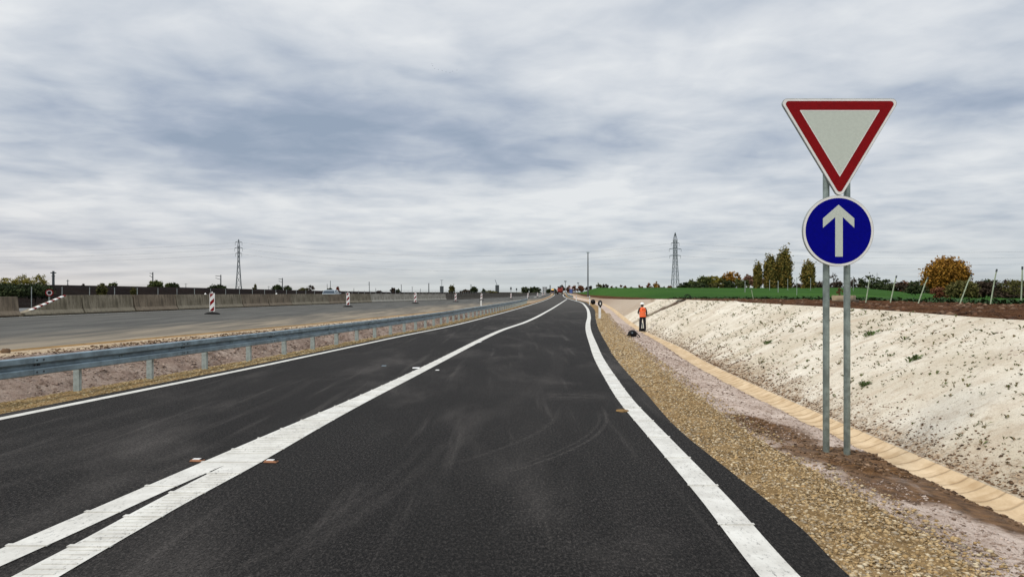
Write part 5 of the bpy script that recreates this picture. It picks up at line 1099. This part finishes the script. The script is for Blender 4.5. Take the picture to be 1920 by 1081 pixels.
def truck(loc, rz):
    r = empty('truck', loc, rz); tag(r, 'red tank truck seen from behind at the far end of the ramp', 'truck'); red = mat('truck_red', (.30, .035, .02), .5)
    MB().box((0, 0, .85), (.9, 7.6, .25)).build('chassis', M['black'], r)
    t = MB().lathe([(.3, -2.6), (1.0, -2.45), (1.12, -2.2), (1.12, 2.2), (1.0, 2.45), (.3, 2.6)], (0, 0, 0), 20).build('tank', red, r, smooth=True); t.rotation_euler = (R(90), 0, 0); t.location = (0, -1.1, 2.05)
    MB().box((0, 2.8, 2.0), (2.3, 1.9, 2.3), taper=.94).build('cab', red, r, bevel=.1); MB().box((0, 2.8, 3.2), (1.5, .9, .35)).build('air_deflector', M['black'], r, bevel=.08)
    MB().box((0, -3.75, .95), (2.4, .15, .4)).build('rear_bumper', M['black'], r); MB().box((0, -3.6, 3.25), (1.9, .9, .5)).build('rear_hopper', M['darksteel'], r, bevel=.1)
    for s in (-1, 1):
        MB().box((s*.95, -3.84, 1.0), (.3, .04, .2)).build('tail_light', M['signred'], r); MB().box((s*1.2, -1, 1.1), (.05, 5, .5)).build('side_guard', M['black'], r)
        for y in (-2.9, -1.7, 2.6): wheel(r, s*.98, y, .5, .34)
truck(((1050-CX)/F*330, 330, float(zr(330))), R(-6))
def works_van(px, Y):
    z = float(zr(Y)); r = empty('works_van', ((px-CX)/F*Y, Y, z), R(-6)); tag(r, 'dark works van with a glowing amber warning panel left of the red truck', 'van'); body = mat('van_grey', (.10, .09, .10), .5)
    MB().box((0, 0, 1.25), (1.9, 4.8, 1.7), taper=.92).build('body', body, r, bevel=.1); MB().box((0, 2.6, .95), (1.8, .9, .9)).build('bonnet', body, r, bevel=.1)
    MB().box((0, -2.42, 1.6), (1.5, .04, .6)).build('rear_window', M['black'], r); MB().box((0, -2.2, 2.15), (1.0, .1, .8)).build('warning_board', M['black'], r)
    mb = MB()
    for x in (-.25, .25): mb.lathe([(.17, 0), (.12, .06)], (x, 0, 0), 10)
    a = mb.build('amber_lamp', mat('amber_glow', (.9, .5, .1), .4, emit=((1., .62, .16), 3.5)), r); a.rotation_euler = (R(90), 0, 0); a.location = (0, -2.3, 2.15)
    for s in (-1, 1):
        for y in (-1.5, 1.7): wheel(r, s*.85, y, .33, .2)
works_van(1036.5, 345)
# signs far off
def far_sign(px, base, top, Y, w, lb):
    X, _, zb = P(px, base, Y); H = (base-top)/F*Y; r = empty('direction_sign', (X, Y, zb)); tag(r, lb, 'road sign')
    for s in (-1, 1): MB().tube([(s*w*.35, .06, -.4), (s*w*.35, .06, H)], .05, 6).build('post', M['galv_pole'], r)
    MB().box((0, 0, H*.42), (w, .05, H*.5)).build('blue_panel', mat('sign_blue_pale', (.05, .10, .30), .5), r); MB().box((0, 0, H*.85), (w*.8, .05, H*.28)).build('pale_panel', mat('sign_pale', (.6, .5, .52), .5), r)
far_sign(1070.5, 552, 537, 240, .95, 'blue roadside panel with a pale sign above it, far off right of the truck')
# round red-rimmed sign behind the sloping barrier end
Yq = 39.; p = P(92.5, 556, Yq); r = empty('round_sign', (p[0], Yq, float(zmb(Yq)))); tag(r, 'small round sign with red rim standing behind the sloping barrier block', 'road sign'); zc = p[2]-float(zmb(Yq)); 
MB().tube([(0, .03, 0), (0, .03, zc)], .03, 8).build('post', M['galv_pole'], r); f = MB().prism(circ(0, zc, .15, 28), -.01, .01).build('sign_face', M['signedge'], r); MB().ring(circ(0, zc, .15, 28), circ(0, zc, .105, 28), -.016, -.011).build('red_rim', M['signred'], f); MB().prism(circ(0, zc, .07, 20), -.016, -.011).build('sign_symbol', M['black'], f); r.rotation_euler = (0, 0, R(35)); r.scale = (1.25, 1, 1.25)
for k, (px, Y) in enumerate(((375.5, 56), (508, 68))):            # little white reflectors on the barrier tops
    X = (px-CX)/F*Y
    Yb = 26.7/(.13-(px-CX)/F); X = float(MBX(Yb)); o = MB().lathe([(.07, 0), (.05, .05), (.01, .10)], (0, 0, 0), 8).build('barrier_reflector', M['white']); o.location = (X, Yb, float(zmb(Yb))+.94); tag(o, ['tiny white reflector on the barrier top left of the nearest beacon', 'tiny white reflector on the barrier top right of the nearest beacon'][k], 'reflector')
# ------------------------------------------------------------------ a few birds high up
for k, (px, py) in enumerate(((810, 120), (811, 124), (815, 129), (829, 133), (836, 135), (844, 137), (849, 134), (857, 132), (822, 131))):
    p = P(px, py, 300); o = MB().add([(0, .12, 0), (.30, 0, .10), (0, -.10, .02), (-.30, 0, .10), (0, 0, -.05)], [(0, 1, 2), (0, 2, 3), (0, 4, 1), (1, 4, 2), (2, 4, 3), (3, 4, 0)]).build('bird', M['darksteel']); o.location = p; o.rotation_euler = (0, 0, RS.uniform(-1, 1)); tag(o, 'tiny dark bird in the small flock high in the grey sky', 'bird', 'flock of birds')
